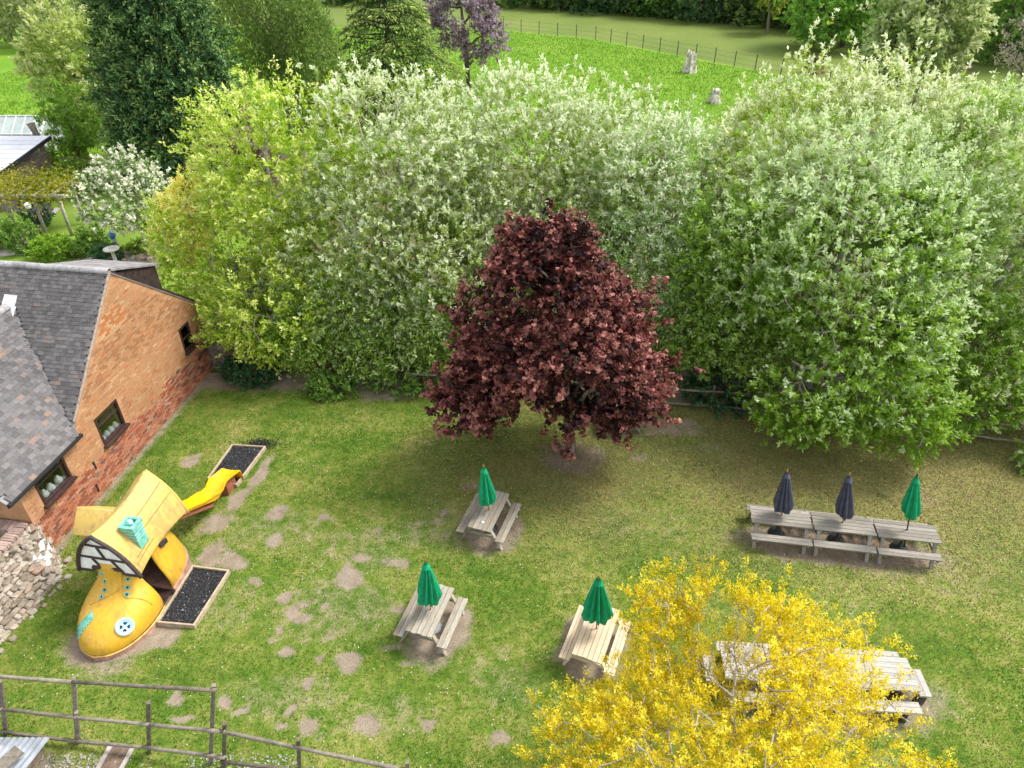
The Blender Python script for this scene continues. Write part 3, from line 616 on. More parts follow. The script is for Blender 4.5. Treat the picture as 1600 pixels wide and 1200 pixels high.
M['felt'] = mat_plain('grey_felt', (.20, .19, .19), .2, .85, 3)
M['lead'] = mat_plain('white_lead', (.62, .63, .65), .12, .5, 6)
M['boards'] = mat_plain('dark_cladding', (.035, .022, .018), .3, .75, 6)
M['frame'] = mat_plain('dark_brown_frame', (.045, .022, .020), .15, .45, 8, .4, 0)
M['white'] = mat_plain('white_paint', (.80, .80, .78), .07, .6, 6)
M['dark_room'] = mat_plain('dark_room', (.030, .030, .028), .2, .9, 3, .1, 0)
gm, gnt, gb = new_mat('window_glass', .04, .5)
gl = nd(gnt, 'ShaderNodeBsdfGlossy'); gl.inputs['Roughness'].default_value = .03
tr = nd(gnt, 'ShaderNodeBsdfTransparent'); tr.inputs['Color'].default_value = (.92, .95, .94, 1)
fr = nd(gnt, 'ShaderNodeFresnel'); fr.inputs['IOR'].default_value = 1.22
mx = nd(gnt, 'ShaderNodeMixShader'); gnt.links.new(mathn(gnt, 'ADD', fr.outputs[0], .01, clamp=True), mx.inputs[0]); gnt.links.new(tr.outputs[0], mx.inputs[1]); gnt.links.new(gl.outputs[0], mx.inputs[2])
gnt.links.new(mx.outputs[0], gnt.nodes['Material Output'].inputs['Surface']); M['glass'] = gm

barn = thing('brick_barn', 'old brick barn with a grey tiled roof, faded orange gable and three dark windows', 'building', (barn_o[0], barn_o[1], 0), ROT)
S_END, S0, APEX, ZR, KL, KR = 9.24, -.22, 5.71, 5.87, .926, .832
XR = -8.0
def roof_z(s): return ZR - (APEX - s) * KL if s < APEX else ZR - (s - APEX) * KR
GUT = 2.02                                          # where the front wing's eave meets the gable slope
def top_z(s): return 2.42 if s < GUT else roof_z(s) - .04
WIN = [(.33, 1.50, 1.36, 2.32, 3), (3.0, 4.10, 1.28, 2.28, 5), (7.92, 8.56, 1.52, 2.50, 1)]
cuts = sorted({S0, GUT, APEX, S_END} | {v for q in WIN for v in q[:2]})
def wall_faces(mb, x):
    for a, b_ in zip(cuts[:-1], cuts[1:]):
        mid = (a + b_) / 2; win = [q for q in WIN if q[0] <= mid <= q[1]]
        if win:
            q = win[0]; spans = [(( -.15, -.15), (q[2], q[2])), ((q[3], q[3]), (top_z(a + 1e-4), top_z(b_ - 1e-4)))]
        else: spans = [((-.15, -.15), (top_z(a + 1e-4), top_z(b_ - 1e-4)))]
        for lo, hi in spans: mb.add([(x, a, lo[0]), (x, b_, lo[1]), (x, b_, hi[1]), (x, a, hi[0])], [(0, 1, 2, 3)])
mb = MB(); wall_faces(mb, 0.0); mb.mi = 1; wall_faces(mb, -.28)
mb.mi = 2
for a, b_, z0, z1, n_ in WIN:                        # reveals
    for q in ([(a, z0), (b_, z0)], [(b_, z0), (b_, z1)], [(b_, z1), (a, z1)], [(a, z1), (a, z0)]):
        (s1, t1), (s2, t2) = q; mb.add([(0, s1, t1), (0, s2, t2), (-.28, s2, t2), (-.28, s1, t1)], [(0, 1, 2, 3)])
mb.mi = 0
e1, e2 = roof_z(S_END) - .04, roof_z(S_END) - .04
mb.add([(0, S_END, -.15), (XR, S_END, -.15), (XR, S_END, e1), (0, S_END, e1)], [(0, 1, 2, 3)])
mb.add([(XR, S0, -.15), (XR, S_END, -.15), (XR, S_END, e1), (XR, APEX, ZR - .05), (XR, GUT, 2.4), (XR, S0, 2.4)], [(0, 1, 2, 3, 4, 5)])
mb.add([(0, S0, -.15), (XR, S0, -.15), (XR, S0, 2.42), (0, S0, 2.42)], [(0, 1, 2, 3)])
mb.mi = 1
mb.add([(-.28, S0, -.02), (-.28, S_END, -.02), (XR, S_END, -.02), (XR, S0, -.02)], [(0, 1, 2, 3)])
wall = mb.build('wall', [M['mortar_buff'], M['dark_room'], M['mortar_buff']], barn)
# bricks: red plinth zone, buff limewashed zone above; each one a real block standing proud of the joints
bw, bh, bj = .215, .065, .011
rb = random.Random(3); red, rest_v = [], []
def in_window(s, z, ds, dz): return any(s + ds > q[0] - .01 and s - ds < q[1] + .01 and z + dz > q[2] - .06 and z - dz < q[3] + .02 for q in WIN)
row = 0; z = .03
while z < 5.85:
    s = S0 + (bw + bj) / 2 * (row % 2)
    while s < S_END:
        s0, s1 = s, min(s + bw, S_END - .002); sc_, zc = (s0 + s1) / 2, z + bh / 2
        if s1 - s0 > .05 and z + bh < min(top_z(s0), top_z(s1)) - .05 and not in_window(sc_, zc, (s1 - s0) / 2, bh / 2) and s0 > S0:
            zone = zc < 1.12 + rb.gauss(0, .07) + .08 * math.sin(s * 2.1) + (.25 if s > 8.3 else 0)
            (red if zone and s1 - s0 > .2 else rest_v).append((sc_, zc, s1 - s0, zone))
        s += bw + bj
    z += bh + bj; row += 1
def near(q): return (q[0] + 1.5) ** 2 + (q[1] - 1) ** 2
red.sort(key=near)
bmesh_box = MB().box((0, 0, 0), (.05, bw, bh)).mesh('brick', M['brick'])
for i, (s, z, L, _) in enumerate(red[:300]):
    o = link('brick', bmesh_box, wall, (-.012 + rb.uniform(0, .008), s, z)); o.rotation_euler = (0, rb.gauss(0, .01), rb.gauss(0, .01))
def brick_col(zone, s, z):
    if zone:
        t = rb.random()
        for (p0, c0), (p1, c1) in zip(BRICK_STOPS[:-1], BRICK_STOPS[1:]):
            if p0 <= t <= p1:
                f = (t - p0) / (p1 - p0 + 1e-9); return np.array(c0) * (1 - f) + np.array(c1) * f
    p = np.array([s, z * 1.3, 0.0]); base = np.array([.43, .225, .115]); k = float(sn(p, 1.3, 4)) * .8 + rb.gauss(0, .45)
    hi = 5.6 - abs(s - 5.9) * .9
    if z > 3.9 and abs(s - 5.0) < .8 and abs(z - 4.45) < .35: base = np.array([.44, .17, .07]) if rb.random() < .6 else np.array([.50, .31, .16])
    elif 2.9 < z < 4.5 and rb.random() < .35: base = np.array([.33, .165, .08])
    elif rb.random() < .10: base = np.array([.48, .29, .16])
    elif rb.random() < .08: base = np.array([.41, .17, .075])
    return base * (1 + .13 * k)
mb = MB(); cc = []
for s, z, L, zone in red[300:] + rest_v:
    x = -.012 + rb.uniform(0, .008) if zone else -.0235 + rb.uniform(0, .0028)
    mb.box((x, s, z), (.05, L, bh if zone else bh + .006)); cc += [brick_col(zone, s, z)] * 8
V = np.array(mb.v); F = np.array(mb.f)
tag(link('bricks', np_mesh('bricks', V, F, M['brick_mix'], np.array(cc)), wall), kind='stuff')

# windows
def window(a, b_, z0, z1, sashes):
    mb = MB(); t = .075; x = -.03
    for p, q in (((a, z0), (b_, z0)), ((a, z1), (b_, z1))):
        mb.frame_box((x, (a + b_) / 2, p[1] + (t / 2 if p[1] == z0 else -t / 2)), (1, 0, 0), (0, 1, 0), (0, 0, 1), .10, b_ - a, t)
    for s in (a + t / 2, b_ - t / 2): mb.frame_box((x, s, (z0 + z1) / 2), (1, 0, 0), (0, 1, 0), (0, 0, 1), .10, t, z1 - z0 - 2 * t)
    fr_ = mb.build('window', M['frame'], barn)
    zb = z0 + (z1 - z0) * (.66 if b_ - a > .9 else .5)
    MB().frame_box((x, (a + b_) / 2, zb), (1, 0, 0), (0, 1, 0), (0, 0, 1), .06, b_ - a - 2 * t, .045).build('transom', M['frame'], fr_)
    MB().frame_box((.055, (a + b_) / 2, z0 - .03), (1, 0, 0), (0, 1, 0), (0, 0, 1), .15, b_ - a + .12, .055).build('sill', M['frame'], fr_)
    for lo, hi in ((z0 + t, zb - .0225), (zb + .0225, z1 - t)):
        MB().frame_box((x - .01, (a + b_) / 2, (lo + hi) / 2), (1, 0, 0), (0, 1, 0), (0, 0, 1), .008, b_ - a - 2 * t, hi - lo).build('pane', M['glass'], fr_)
    MB().frame_box((-.19, (a + b_) / 2, z0 + .0), (1, 0, 0), (0, 1, 0), (0, 0, 1), .22, b_ - a, .03).build('inner_sill', M['white'], fr_)
for q in WIN: window(*q)
def w2l(s, x, z): return Matrix.Rotation(ROT, 4, 'Z') @ Vector((x, s, z)) + Vector((barn_o[0], barn_o[1], 0))
pots = [(.62, 'round white vase on the sill inside the nearest barn window, left one'), (.88, 'round white vase on the sill inside the nearest barn window, middle one'), (1.2, 'round white vase on the sill inside the nearest barn window, right one'),
        (3.2, 'white vase inside the middle barn window, first from the left'), (3.42, 'white vase inside the middle barn window, second from the left'), (3.63, 'white vase inside the middle barn window, third from the left'), (3.86, 'white vase inside the middle barn window, right-hand one'),
        (8.25, 'small white vase inside the narrow far barn window')]
for i, (s, lab) in enumerate(pots):
    zz = (1.375 if s < 2 else 1.295 if s < 5 else 1.535)
    k = .95 if s < 2 else .8
    tag(MB().lathe([(.05 * k, 0), (.10 * k, .04 * k), (.125 * k, .12 * k), (.10 * k, .2 * k), (.045 * k, .235 * k), (.06 * k, .27 * k)], n=14).build('vase', M['white'], None, True, loc=w2l(s, -.165, zz)), lab, 'vase', 'white vases in the barn windows')

# roofs as tile courses
TILE_STOPS = [(0, (.088, .083, .083)), (.4, (.115, .108, .108)), (.8, (.145, .136, .136)), (.96, (.165, .152, .15)), (.985, (.18, .14, .12)), (1, (.22, .155, .12))]
def pick(stops, t):
    for (p0, c0), (p1, c1) in zip(stops[:-1], stops[1:]):
        if t <= p1: f = (t - p0) / (p1 - p0 + 1e-9); return np.array(c0) * (1 - f) + np.array(c1) * f
    return np.array(stops[-1][1])
def tile_roof(parent, o, ax, up, inside, wt, gauge, n_part, near_fn, seed, u_rng, v_rng, smp):
    o, ax, up = Vector(o), Vector(ax).normalized(), Vector(up).normalized(); nn = ax.cross(up)
    if nn.z < 0: nn = -nn
    r = random.Random(seed); L = gauge * 1.5; th = .02
    me = MB().box((0, 0, 0), (wt - .003, L, th)).mesh('tile', M['tile'])
    allt = []
    v = v_rng[0]; k = 0
    while v < v_rng[1]:
        u = u_rng[0] + (wt / 2 if k % 2 else 0)
        while u < u_rng[1]:
            if inside(u, v): allt.append((u, v))
            u += wt
        v += gauge; k += 1
    allt.sort(key=near_fn)
    tilt = .055
    def mat(u, v):
        a = tilt + r.gauss(0, .012); y = (up * math.cos(a) - nn * math.sin(a)); zz = (nn * math.cos(a) + up * math.sin(a)); x = y.cross(zz)
        p = o + ax * u + up * (v + L / 2 - gauge * .2) + nn * (.035 + r.uniform(0, .005))
        m_ = Matrix((x, y, zz)).transposed().to_4x4(); m_.translation = p; return m_ @ Matrix.Rotation(r.gauss(0, .012), 4, 'Z')
    for u, v in allt[:n_part]:
        t = link('tile', me, parent); t.matrix_local = mat(u, v)
    mb = MB(); cc = []; bx = [Vector(q) for q in (tuple(c) for c in [(i * (wt - .003) / 2, j * L / 2, k_ * th / 2) for i in (-1, 1) for j in (-1, 1) for k_ in (-1, 1)])]
    for u, v in allt[n_part:]:
        m_ = mat(u, v); mb.add([m_ @ q for q in bx], [(0, 1, 3, 2), (4, 6, 7, 5), (0, 4, 5, 1), (2, 3, 7, 6), (0, 2, 6, 4), (1, 5, 7, 3)])
        c = pick(TILE_STOPS, r.random()) * (1 + .1 * float(sn(np.array([u, v, 0.]), 1.1, seed)))
        cc += [c] * 8
    if mb.v: tag(link('tiles', np_mesh('tiles', np.array(mb.v), np.array(mb.f), M['tile_mix'], np.array(cc)), parent), kind='stuff')
def deck(mb, pts, th=.05):
    pts = [Vector(p) for p in pts]; n = (pts[1] - pts[0]).cross(pts[2] - pts[0]).normalized(); n = n if n.z > 0 else -n
    m_ = len(pts); mb.add([p for p in pts] + [p - n * th for p in pts], [tuple(range(m_)), tuple(reversed(range(m_, 2 * m_)))] + [(i, (i + 1) % m_, m_ + (i + 1) % m_, m_ + i) for i in range(m_)])
VX = -4.2; WR_X, WR_Z = -2.95, 2.45 + (.15 + 2.95) * .825     # wing ridge
mb = MB()
deck(mb, [(.03, GUT, roof_z(GUT)), (.03, APEX, ZR), (XR, APEX, ZR), (XR, GUT, roof_z(GUT))])
deck(mb, [(.03, S_END + .1, roof_z(S_END + .1)), (XR, S_END + .1, roof_z(S_END + .1)), (XR, APEX, ZR), (.03, APEX, ZR)])
main_roof = mb.build('roof', M['felt'], barn)
sl = math.hypot(1, KL); upm = (0, 1 / sl, KL / sl)
def wing_z(x): return 2.45 + (.15 - x) * .825
def main_in(u, v):       # u = distance out (negative), v = slope distance from s=GUT
    s = GUT + v / sl; x = u
    return x < .0 and s < APEX - .06 and not (wing_z(x) > roof_z(s) - .06 and x > WR_X - .1) and (x > WR_X - .1 or s > 4.6 or True) and x > -5
tile_roof(main_roof, (0, GUT, roof_z(GUT)), (1, 0, 0), upm, main_in, .17, .122, 300, lambda q: q[1] + abs(q[0]) * .4, 5, (-5.0, .0), (.0, (APEX - GUT) * sl), 0)
for i in range(12):
    mb = MB(); L = .44
    pts = [(.13 * math.cos(t), .13 * math.sin(t)) for t in np.linspace(-.15, math.pi + .15, 9)]
    n9 = len(pts); vs_ = [(x0, APEX + y, ZR - .015 + z * .85) for x0 in (-L / 2, L / 2) for y, z in pts]
    mb.add(vs_, [(k, k + 1, n9 + k + 1, n9 + k) for k in range(n9 - 1)])
    o = mb.build('ridge_tile', M['ridge'], main_roof, loc=(-.2 - i * (L + .012), 0, rb.uniform(-.006, .012)))
    s_ = o.modifiers.new('thick', 'SOLIDIFY'); s_.thickness = .02
# front wing roof
SW = -.72                       # the wing roof oversails the end wall
sw = math.hypot(1, .825); mb = MB()
deck(mb, [(.17, SW, wing_z(.17)), (.17, GUT + .02, wing_z(.17)), (WR_X, GUT + (WR_Z - roof_z(GUT)) / KL, WR_Z), (WR_X, SW, WR_Z)])
deck(mb, [(WR_X, SW, WR_Z), (WR_X, GUT + (WR_Z - roof_z(GUT)) / KL, WR_Z), (2 * WR_X - .17, GUT, wing_z(.17)), (2 * WR_X - .17, SW, wing_z(.17))])
wing = mb.build('wing_roof', M['felt'], barn)
def wing_in(u, v):
    s = u; x = .17 - v / sw; return x > WR_X + .05 and SW < s and wing_z(x) > roof_z(s + .02) - .03 if s > GUT else (x > WR_X + .05)
tile_roof(wing, (.17, 0, wing_z(.17)), (0, 1, 0), (-1 / sw, 0, .825 / sw), wing_in, .20, .135, 300, lambda q: (q[0] - .8) ** 2 + q[1] ** 2, 6, (SW + .2, 5.0), (.0, (.17 - WR_X) * sw), 0)
n_r = int((GUT + (WR_Z - roof_z(GUT)) / KL - .1 - SW) / .42)
for i in range(n_r):
    mb = MB(); L = .41; pts = [(.12 * math.cos(t), .12 * math.sin(t)) for t in np.linspace(-.15, math.pi + .15, 9)]
    n9 = len(pts); mb.add([(WR_X + x, y0, WR_Z - .01 + z * .85) for y0 in (-L / 2, L / 2) for x, z in pts], [(k, k + 1, n9 + k + 1, n9 + k) for k in range(n9 - 1)])
    o = mb.build('ridge_tile', M['ridge'], wing, loc=(0, GUT + (WR_Z - roof_z(GUT)) / KL - .35 - i * .42, rb.uniform(-.005, .01)))
    s_ = o.modifiers.new('thick', 'SOLIDIFY'); s_.thickness = .02
ys = GUT + (WR_Z - roof_z(GUT)) / KL
mb = MB(); mb.frame_box((WR_X, ys + .02, WR_Z + .09), (1, 0, 0), upm, (0, -upm[2], upm[1]), .42, .42, .03); mb.frame_box((WR_X + .22, ys - .2, WR_Z - .06), (.8, -.5, -.3), (0, 1, .8), (.5, 0, .8), .22, .3, .025)
mb.build('flashing', M['lead'], wing)
for i in range(12):      # valley tiles along the join
    f = i / 11; x = .1 + (WR_X + .1) * f; zz = wing_z(x) + .03; s = GUT + (zz - .03 - roof_z(GUT)) / KL
    MB().frame_box((x, s, zz + .03), (-1, .89, .825), (.9, 1, 0), (.4, -.4, 1), .30, .20, .018).build('valley_tile', M['tile'], wing)
MB().beam((.215, SW, 2.40), (.215, GUT + .18, 2.40), .10, .09).build('gutter', M['black_metal'], wing)
MB().beam((.155, SW, 2.36), (.155, GUT + .05, 2.36), .02, .13).build('fascia', M['frame'], wing)
# verge mortar strip, box dormer on the back slope
for a, b_ in (((.02, GUT + .3, roof_z(GUT + .3) + .02), (.02, APEX, ZR + .02)), ((.02, APEX + .06, ZR - .02), (.02, S_END, roof_z(S_END) + .03))):
    MB().beam(a, b_, .04, .06).build('verge', M['mortar'] if a[1] < APEX else M['boards'], main_roof)
mb = MB(); tri = [(APEX + .08, ZR - .1), (7.82, 5.05), (7.82, roof_z(7.82) - .02)]
mb.add([(-.02, s, z) for s, z in tri] + [(-2.2, s, z) for s, z in tri], [(0, 1, 2), (5, 4, 3), (1, 4, 5, 2), (0, 2, 5, 3)])
dorm = mb.build('dormer', M['boards'], barn)
mb = MB(); deck(mb, [(.05, APEX + .05, ZR + .05), (.05, 7.95, 5.06), (-2.3, 7.95, 5.06), (-2.3, APEX + .05, ZR + .05)], .05); mb.build('dormer_roof', M['felt'], dorm)
MB().tube([(.05, S_END - .75, .85), (.11, S_END - .7, 1.05), (.11, S_END - .05, 1.0), (.05, S_END + .02, 1.2)], .035, 6).build('pipe', M['black_metal'], barn)
for s, z in ((2.35, 1.05), (2.1, .35)): MB().box((.02, s, z), (.04, .05, .28)).build('tie_bar', M['black_metal'], barn)

# ------------------------------------------------------------------ the old stone wall at the barn corner
M['stone'] = mat_rand('rubble_stone', [(0, (.19, .155, .115)), (.3, (.29, .245, .19)), (.6, (.36, .31, .25)), (.85, (.42, .375, .32)), (1, (.30, .19, .135))], .9, 7, .4, .1, (1, 1, 1), .6)
M['lime_stone'] = mat_plain('limewashed_stone', (.58, .56, .53), .12, .9, 8)
M['coping'] = mat_rand('coping_brick', [(0, (.26, .19, .17)), (.5, (.36, .26, .22)), (1, (.44, .33, .28))], .85, 16, .35, .12, (1, 1, 1), .4)
sw_t = thing('stone_wall', 'crumbling old rubble stone wall with brick coping running on from the barn corner', 'wall', (-12.9, 12.0, 0))
def wl_(p): return Vector(p) - Vector((-12.9, 12.0, 0))
base_l = [(-12.92, 13.75), (-12.30, 12.75), (-12.48, 11.6), (-12.78, 10.5), (-13.05, 9.3)]
top_l = [(-13.08, 13.70), (-13.20, 12.75), (-13.36, 11.6), (-13.52, 10.5), (-13.70, 9.3)]
mb = MB(); vs_ = []
for (bx_, by_), (tx_, ty_) in zip(base_l, top_l): vs_ += [wl_((bx_ - .06, by_, -.1)), wl_((tx_ - .06, ty_, 1.25)), wl_((tx_ - .4, ty_ + .03, 1.25)), wl_((tx_ - .4, ty_ + .03, -.1))]
fs_ = []
for i in range(4):
    o_ = i * 4
    for k in range(4): fs_.append((o_ + k, o_ + 4 + k, o_ + 4 + (k + 1) % 4, o_ + (k + 1) % 4))
fs_ += [(0, 1, 2, 3), (19, 18, 17, 16)]
mb.add(vs_, fs_); core = mb.build('core', M['mortar'], sw_t)
def stone_mesh(seed):
    r = random.Random(seed); bm = bmesh.new(); bmesh.ops.create_cube(bm, size=1.0)
    bmesh.ops.bevel(bm, geom=bm.edges[:], offset=.2, segments=1, affect='EDGES')
    for v in bm.verts: v.co += Vector((r.uniform(-.09, .09), r.uniform(-.09, .09), r.uniform(-.09, .09)))
    me = bpy.data.meshes.new('stone'); bm.to_mesh(me); bm.free(); return me
smesh = [stone_mesh(i) for i in range(6)]
for me in smesh: me.materials.append(M['stone'])
lime = [stone_mesh(20 + i) for i in range(2)]
for me in lime: me.materials.append(M['lime_stone'])
rs = random.Random(9); tcount = 0
v = 0.03
while v < 1.0:
    t = rs.uniform(0, .05); hrow = rs.uniform(.085, .15)
    while t < .98:
        seg = min(3, int(t * 4)); f = t * 4 - seg
        b0 = Vector((*base_l[seg], 0)).lerp(Vector((*base_l[seg + 1], 0)), f); t0 = Vector((*top_l[seg], 1.22)).lerp(Vector((*top_l[seg + 1], 1.22)), f)
        al = (Vector((*base_l[seg + 1], 0)) - Vector((*base_l[seg], 0))).normalized()
        bul = .10 * math.sin(v * 3.14)
        p = b0.lerp(t0, v); upv = (t0 - b0).normalized(); nn = al.cross(upv); nn = nn if nn.x > 0 else -nn
        wid = rs.uniform(.13, .34); p = p + nn * (-.055 + rs.uniform(-.025, .03)) + al * wid / 2
        is_l = .28 < v < .62 and .05 < t < .22 and rs.random() < .7
        o = link('stone', rs.choice(lime if is_l else smesh), sw_t, wl_(p))
        m3 = Matrix((al, nn, upv)).transposed(); o.rotation_euler = (m3 @ Matrix.Rotation(rs.gauss(0, .14), 3, 'Y')).to_euler(); o.scale = (wid * 1.04, rs.uniform(.14, .22), hrow * 1.12)
        tcount += 1; t += (wid + .008) / 4.5
    v += (hrow + .006) / 1.5
for i in range(34):      # tumbled stones along the foot
    t = rs.random(); seg = min(3, int(t * 4)); f = t * 4 - seg
    b0 = Vector((*base_l[seg], 0)).lerp(Vector((*base_l[seg + 1], 0)), f) + Vector((rs.uniform(-.05, .28), 0, .03))
    o = link('stone', rs.choice(smesh), sw_t, wl_(b0)); s_ = rs.uniform(.07, .2); o.scale = (s_, s_ * rs.uniform(.6, 1), s_ * .6); o.rotation_euler = (rs.uniform(-.3, .3), rs.uniform(-.3, .3), rs.uniform(0, 6))
cop = MB().box((0, 0, 0), (.34, .068, .105)).mesh('coping_brick', M['coping'])
L0 = Vector((-13.22, 13.46, 1.28)); L1 = Vector((-13.86, 9.3, 1.28)); dirc = (L1 - L0).normalized()
for i in range(51):
    p = L0 + dirc * (i * .0805 + .04); o = link('coping_brick', cop, sw_t, wl_(p) + Vector((rs.gauss(0, .012), 0, rs.gauss(0, .006)))); o.rotation_euler = (0, rs.gauss(0, .02), ROT + rs.gauss(0, .03))
for i in range(9):
    o = link('coping_brick', cop, sw_t, wl_((-13.45 - i * .08, 13.36 + i * .012, 1.28))); o.rotation_euler = (0, 0, ROT + math.pi / 2 + rs.gauss(0, .03))
MB().frame_box(wl_((-13.85, 13.40, .56)), (1, -.15, 0), (.15, 1, 0), (0, 0, 1), .9, .2, 1.32).build('return_wall', M['mortar'], sw_t)

# ------------------------------------------------------------------ the shoe playhouse (local frame: y from toe to heel, x to the right, z up)
def mat_shoe(name, c, dirt_c, rough=.38):
    m, nt, b = new_mat(name, rough, .45); co = coords(nt)
    n = noise(nt, co, 1.6, 6, .65); n2 = noise(nt, mapping(nt, co, (3, 3, 1.0)), 3.0, 6, .7)
    f = ramp(nt, mathn(nt, 'ADD', mathn(nt, 'MULTIPLY', n, .55), mathn(nt, 'MULTIPLY', n2, .45)), [(.45, (0, 0, 0)), (.64, (1, 1, 1))])
    pale = mixc(nt, ramp(nt, n, [(.4, (0, 0, 0)), (.62, (.7, .7, .7))]), c, tuple(min(1, x * 1.12 + .03) for x in c))
    nt.links.new(mixc(nt, mathn(nt, 'MULTIPLY', f, .75), pale, dirt_c), b.inputs['Base Color'])
    bump(nt, b, n2, .08, .02); return m
M['shoe'] = mat_shoe('yellow_fibreglass', (.60, .345, .022), (.30, .17, .025))
M['shoe_roof'] = mat_shoe('weathered_yellow_roof', (.53, .36, .085), (.20, .14, .065), .6)
M['sole'] = mat_plain('pinkish_sole', (.40, .22, .17), .2, .7, 6)
M['welt'] = mat_plain('pale_orange_welt', (.60, .38, .12), .15, .6, 6)
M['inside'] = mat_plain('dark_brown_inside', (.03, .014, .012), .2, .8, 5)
M['shoe_timber'] = mat_plain('dark_brown_paint', (.055, .040, .038), .2, .7, 9)
M['teal'] = mat_plain('mint_paint', (.15, .44, .34), .2, .6, 7, .3, .1, (.26, .52, .43))
M['button'] = mat_plain('pale_blue_button', (.42, .75, .86), .1, .5, 7)
M['navy'] = mat_plain('navy_heart', (.012, .016, .06), .1, .6, 8)
M['seam'] = mat_plain('seam_orange', (.48, .27, .03), .2, .6, 8)
M['groove'] = mat_plain('roof_groove', (.24, .15, .045), .25, .8, 8)
M['slide'] = mat_plain('slide_yellow', (.78, .40, .006), .07, .35, 4, .5, 0)
M['slide_under_shade'] = mat_plain('slide_underside_shade', (.28, .10, .06), .2, .6, 5)  # red-brown shadow on the slide's lower side, put into the colour
M['rubber'] = mat_plain('rubber_chippings', (.035, .035, .04), .45, .9, 30, .2, .8)
SHO = Vector((-10.12, 10.20, 0)); SROT = -rad(8.6)
shoe = thing('shoe_playhouse', 'big yellow boot-shaped playhouse with a thatched-look cottage roof', 'playhouse', SHO, SROT)
zs = [.16, .22, .30, .40, .50, .60, .70, .80, .88, .96, 1.04, 1.14, 1.26, 1.40, 1.55, 1.72, 1.90]
fmin = np.interp(zs, [.16, .25, .4, .55, .7, .8, .88, .96, 1.05, 1.2, 1.4, 1.6, 1.9], [.0, -.015, .03, .12, .27, .42, .58, .76, .95, 1.13, 1.24, 1.30, 1.36])
fmax = np.interp(zs, [.16, .4, .8, 1.2, 1.9], [3.62, 3.60, 3.50, 3.36, 3.25])
wfr = np.interp(zs, [.16, .35, .55, .75, .9, 1.05, 1.25, 1.5, 1.9], [.93, .965, .95, .88, .80, .72, .66, .62, .62])      # half width at the ball of the foot
wre = np.interp(zs, [.16, .35, .6, .9, 1.2, 1.9], [.88, .91, .88, .80, .72, .64])
D0, D1 = 1.62, 2.12
def halfw(y, i):
    f0, f1 = fmin[i], fmax[i]; t = (y - f0) / (f1 - f0)
    e = max(0.0, 1 - abs(2 * t - 1) ** 2.6) ** .5 if 0 <= t <= 1 else 0
    k = min(1, max(0, (y - .8) / 2.0)); wst = 1 - .07 * math.exp(-((y - 1.9) / .5) ** 2)
    return e * (wfr[i] * (1 - k) + wre[i] * k) * wst
nf, nd_, nb = 22, 3, 20
def ylist(i):
    a, b_ = fmin[i], fmax[i]
    fr_ = [a + (D0 - a) * (1 - math.cos(math.pi / 2 * k / nf)) for k in range(nf + 1)]
    dr = [D0 + (D1 - D0) * k / nd_ for k in range(1, nd_ + 1)]
    br = [D1 + (b_ - D1) * math.sin(math.pi / 2 * k / nb) for k in range(1, nb + 1)]
    return fr_ + dr + br
rows_ = []; nY = len(ylist(0)); mb = MB(); vid = []
for i, z in enumerate(zs):
    ys_ = ylist(i); right = [(halfw(y, i), y, z) for y in ys_]; left = [(-halfw(y, i), y, z) for y in ys_[1:-1]][::-1]
    rows_.append(right + left)
m_ = len(rows_[0]); vs_ = [p for r_ in rows_ for p in r_]; fs_ = []
dtop = next(i for i, z in enumerate(zs) if z >= 1.55)
for i in range(len(zs) - 1):
    for k in range(m_):
        if nf <= k < nf + nd_ and i < dtop: continue
        fs_.append((i * m_ + k, i * m_ + (k + 1) % m_, (i + 1) * m_ + (k + 1) % m_, (i + 1) * m_ + k))
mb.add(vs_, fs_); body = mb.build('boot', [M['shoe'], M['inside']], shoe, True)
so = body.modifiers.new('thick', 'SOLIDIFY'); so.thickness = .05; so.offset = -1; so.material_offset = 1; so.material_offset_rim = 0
body_bvh = bvhtree.BVHTree.FromPolygons([Vector(p) for p in vs_], fs_)
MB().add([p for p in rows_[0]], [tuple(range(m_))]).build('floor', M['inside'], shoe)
# sole, heel block and welt
def outline(y0, y1, grow, i=0):
    ys_ = [y for y in ylist(i) if y0 - 1e-6 <= y <= y1 + 1e-6]; R_ = [(halfw(y, i) + (grow if halfw(y, i) > 0 else 0), y) for y in ys_]
    if y0 <= fmin[i] + 1e-6: R_[0] = (0, y0 - grow)
    if y1 >= fmax[i] - 1e-6: R_[-1] = (0, y1 + grow)
    return R_ + [(-x, y) for x, y in R_[::-1] if x > 0]
MB().prism(outline(fmin[0], D0, .035), -.05, .135).build('sole', M['sole'], shoe)
MB().prism(outline(D1, fmax[0], .05), -.05, .24).build('heel', M['sole'], shoe)
MB().prism(outline(D0 + .001, D1 - .001, -.16), -.05, .1).build('sole', M['sole'], shoe)
rim = [(x, y, .155) for x, y in outline(fmin[0], D0, .03)]; nR = rim.index(max(rim, key=lambda p: (p[1], p[0])))
right_r = [p for p in rim if p[0] >= 0]; left_r = [p for p in rim if p[0] < 0]
MB().tube(left_r[::1] + right_r, .022, 6).build('welt', M['welt'], shoe, True)
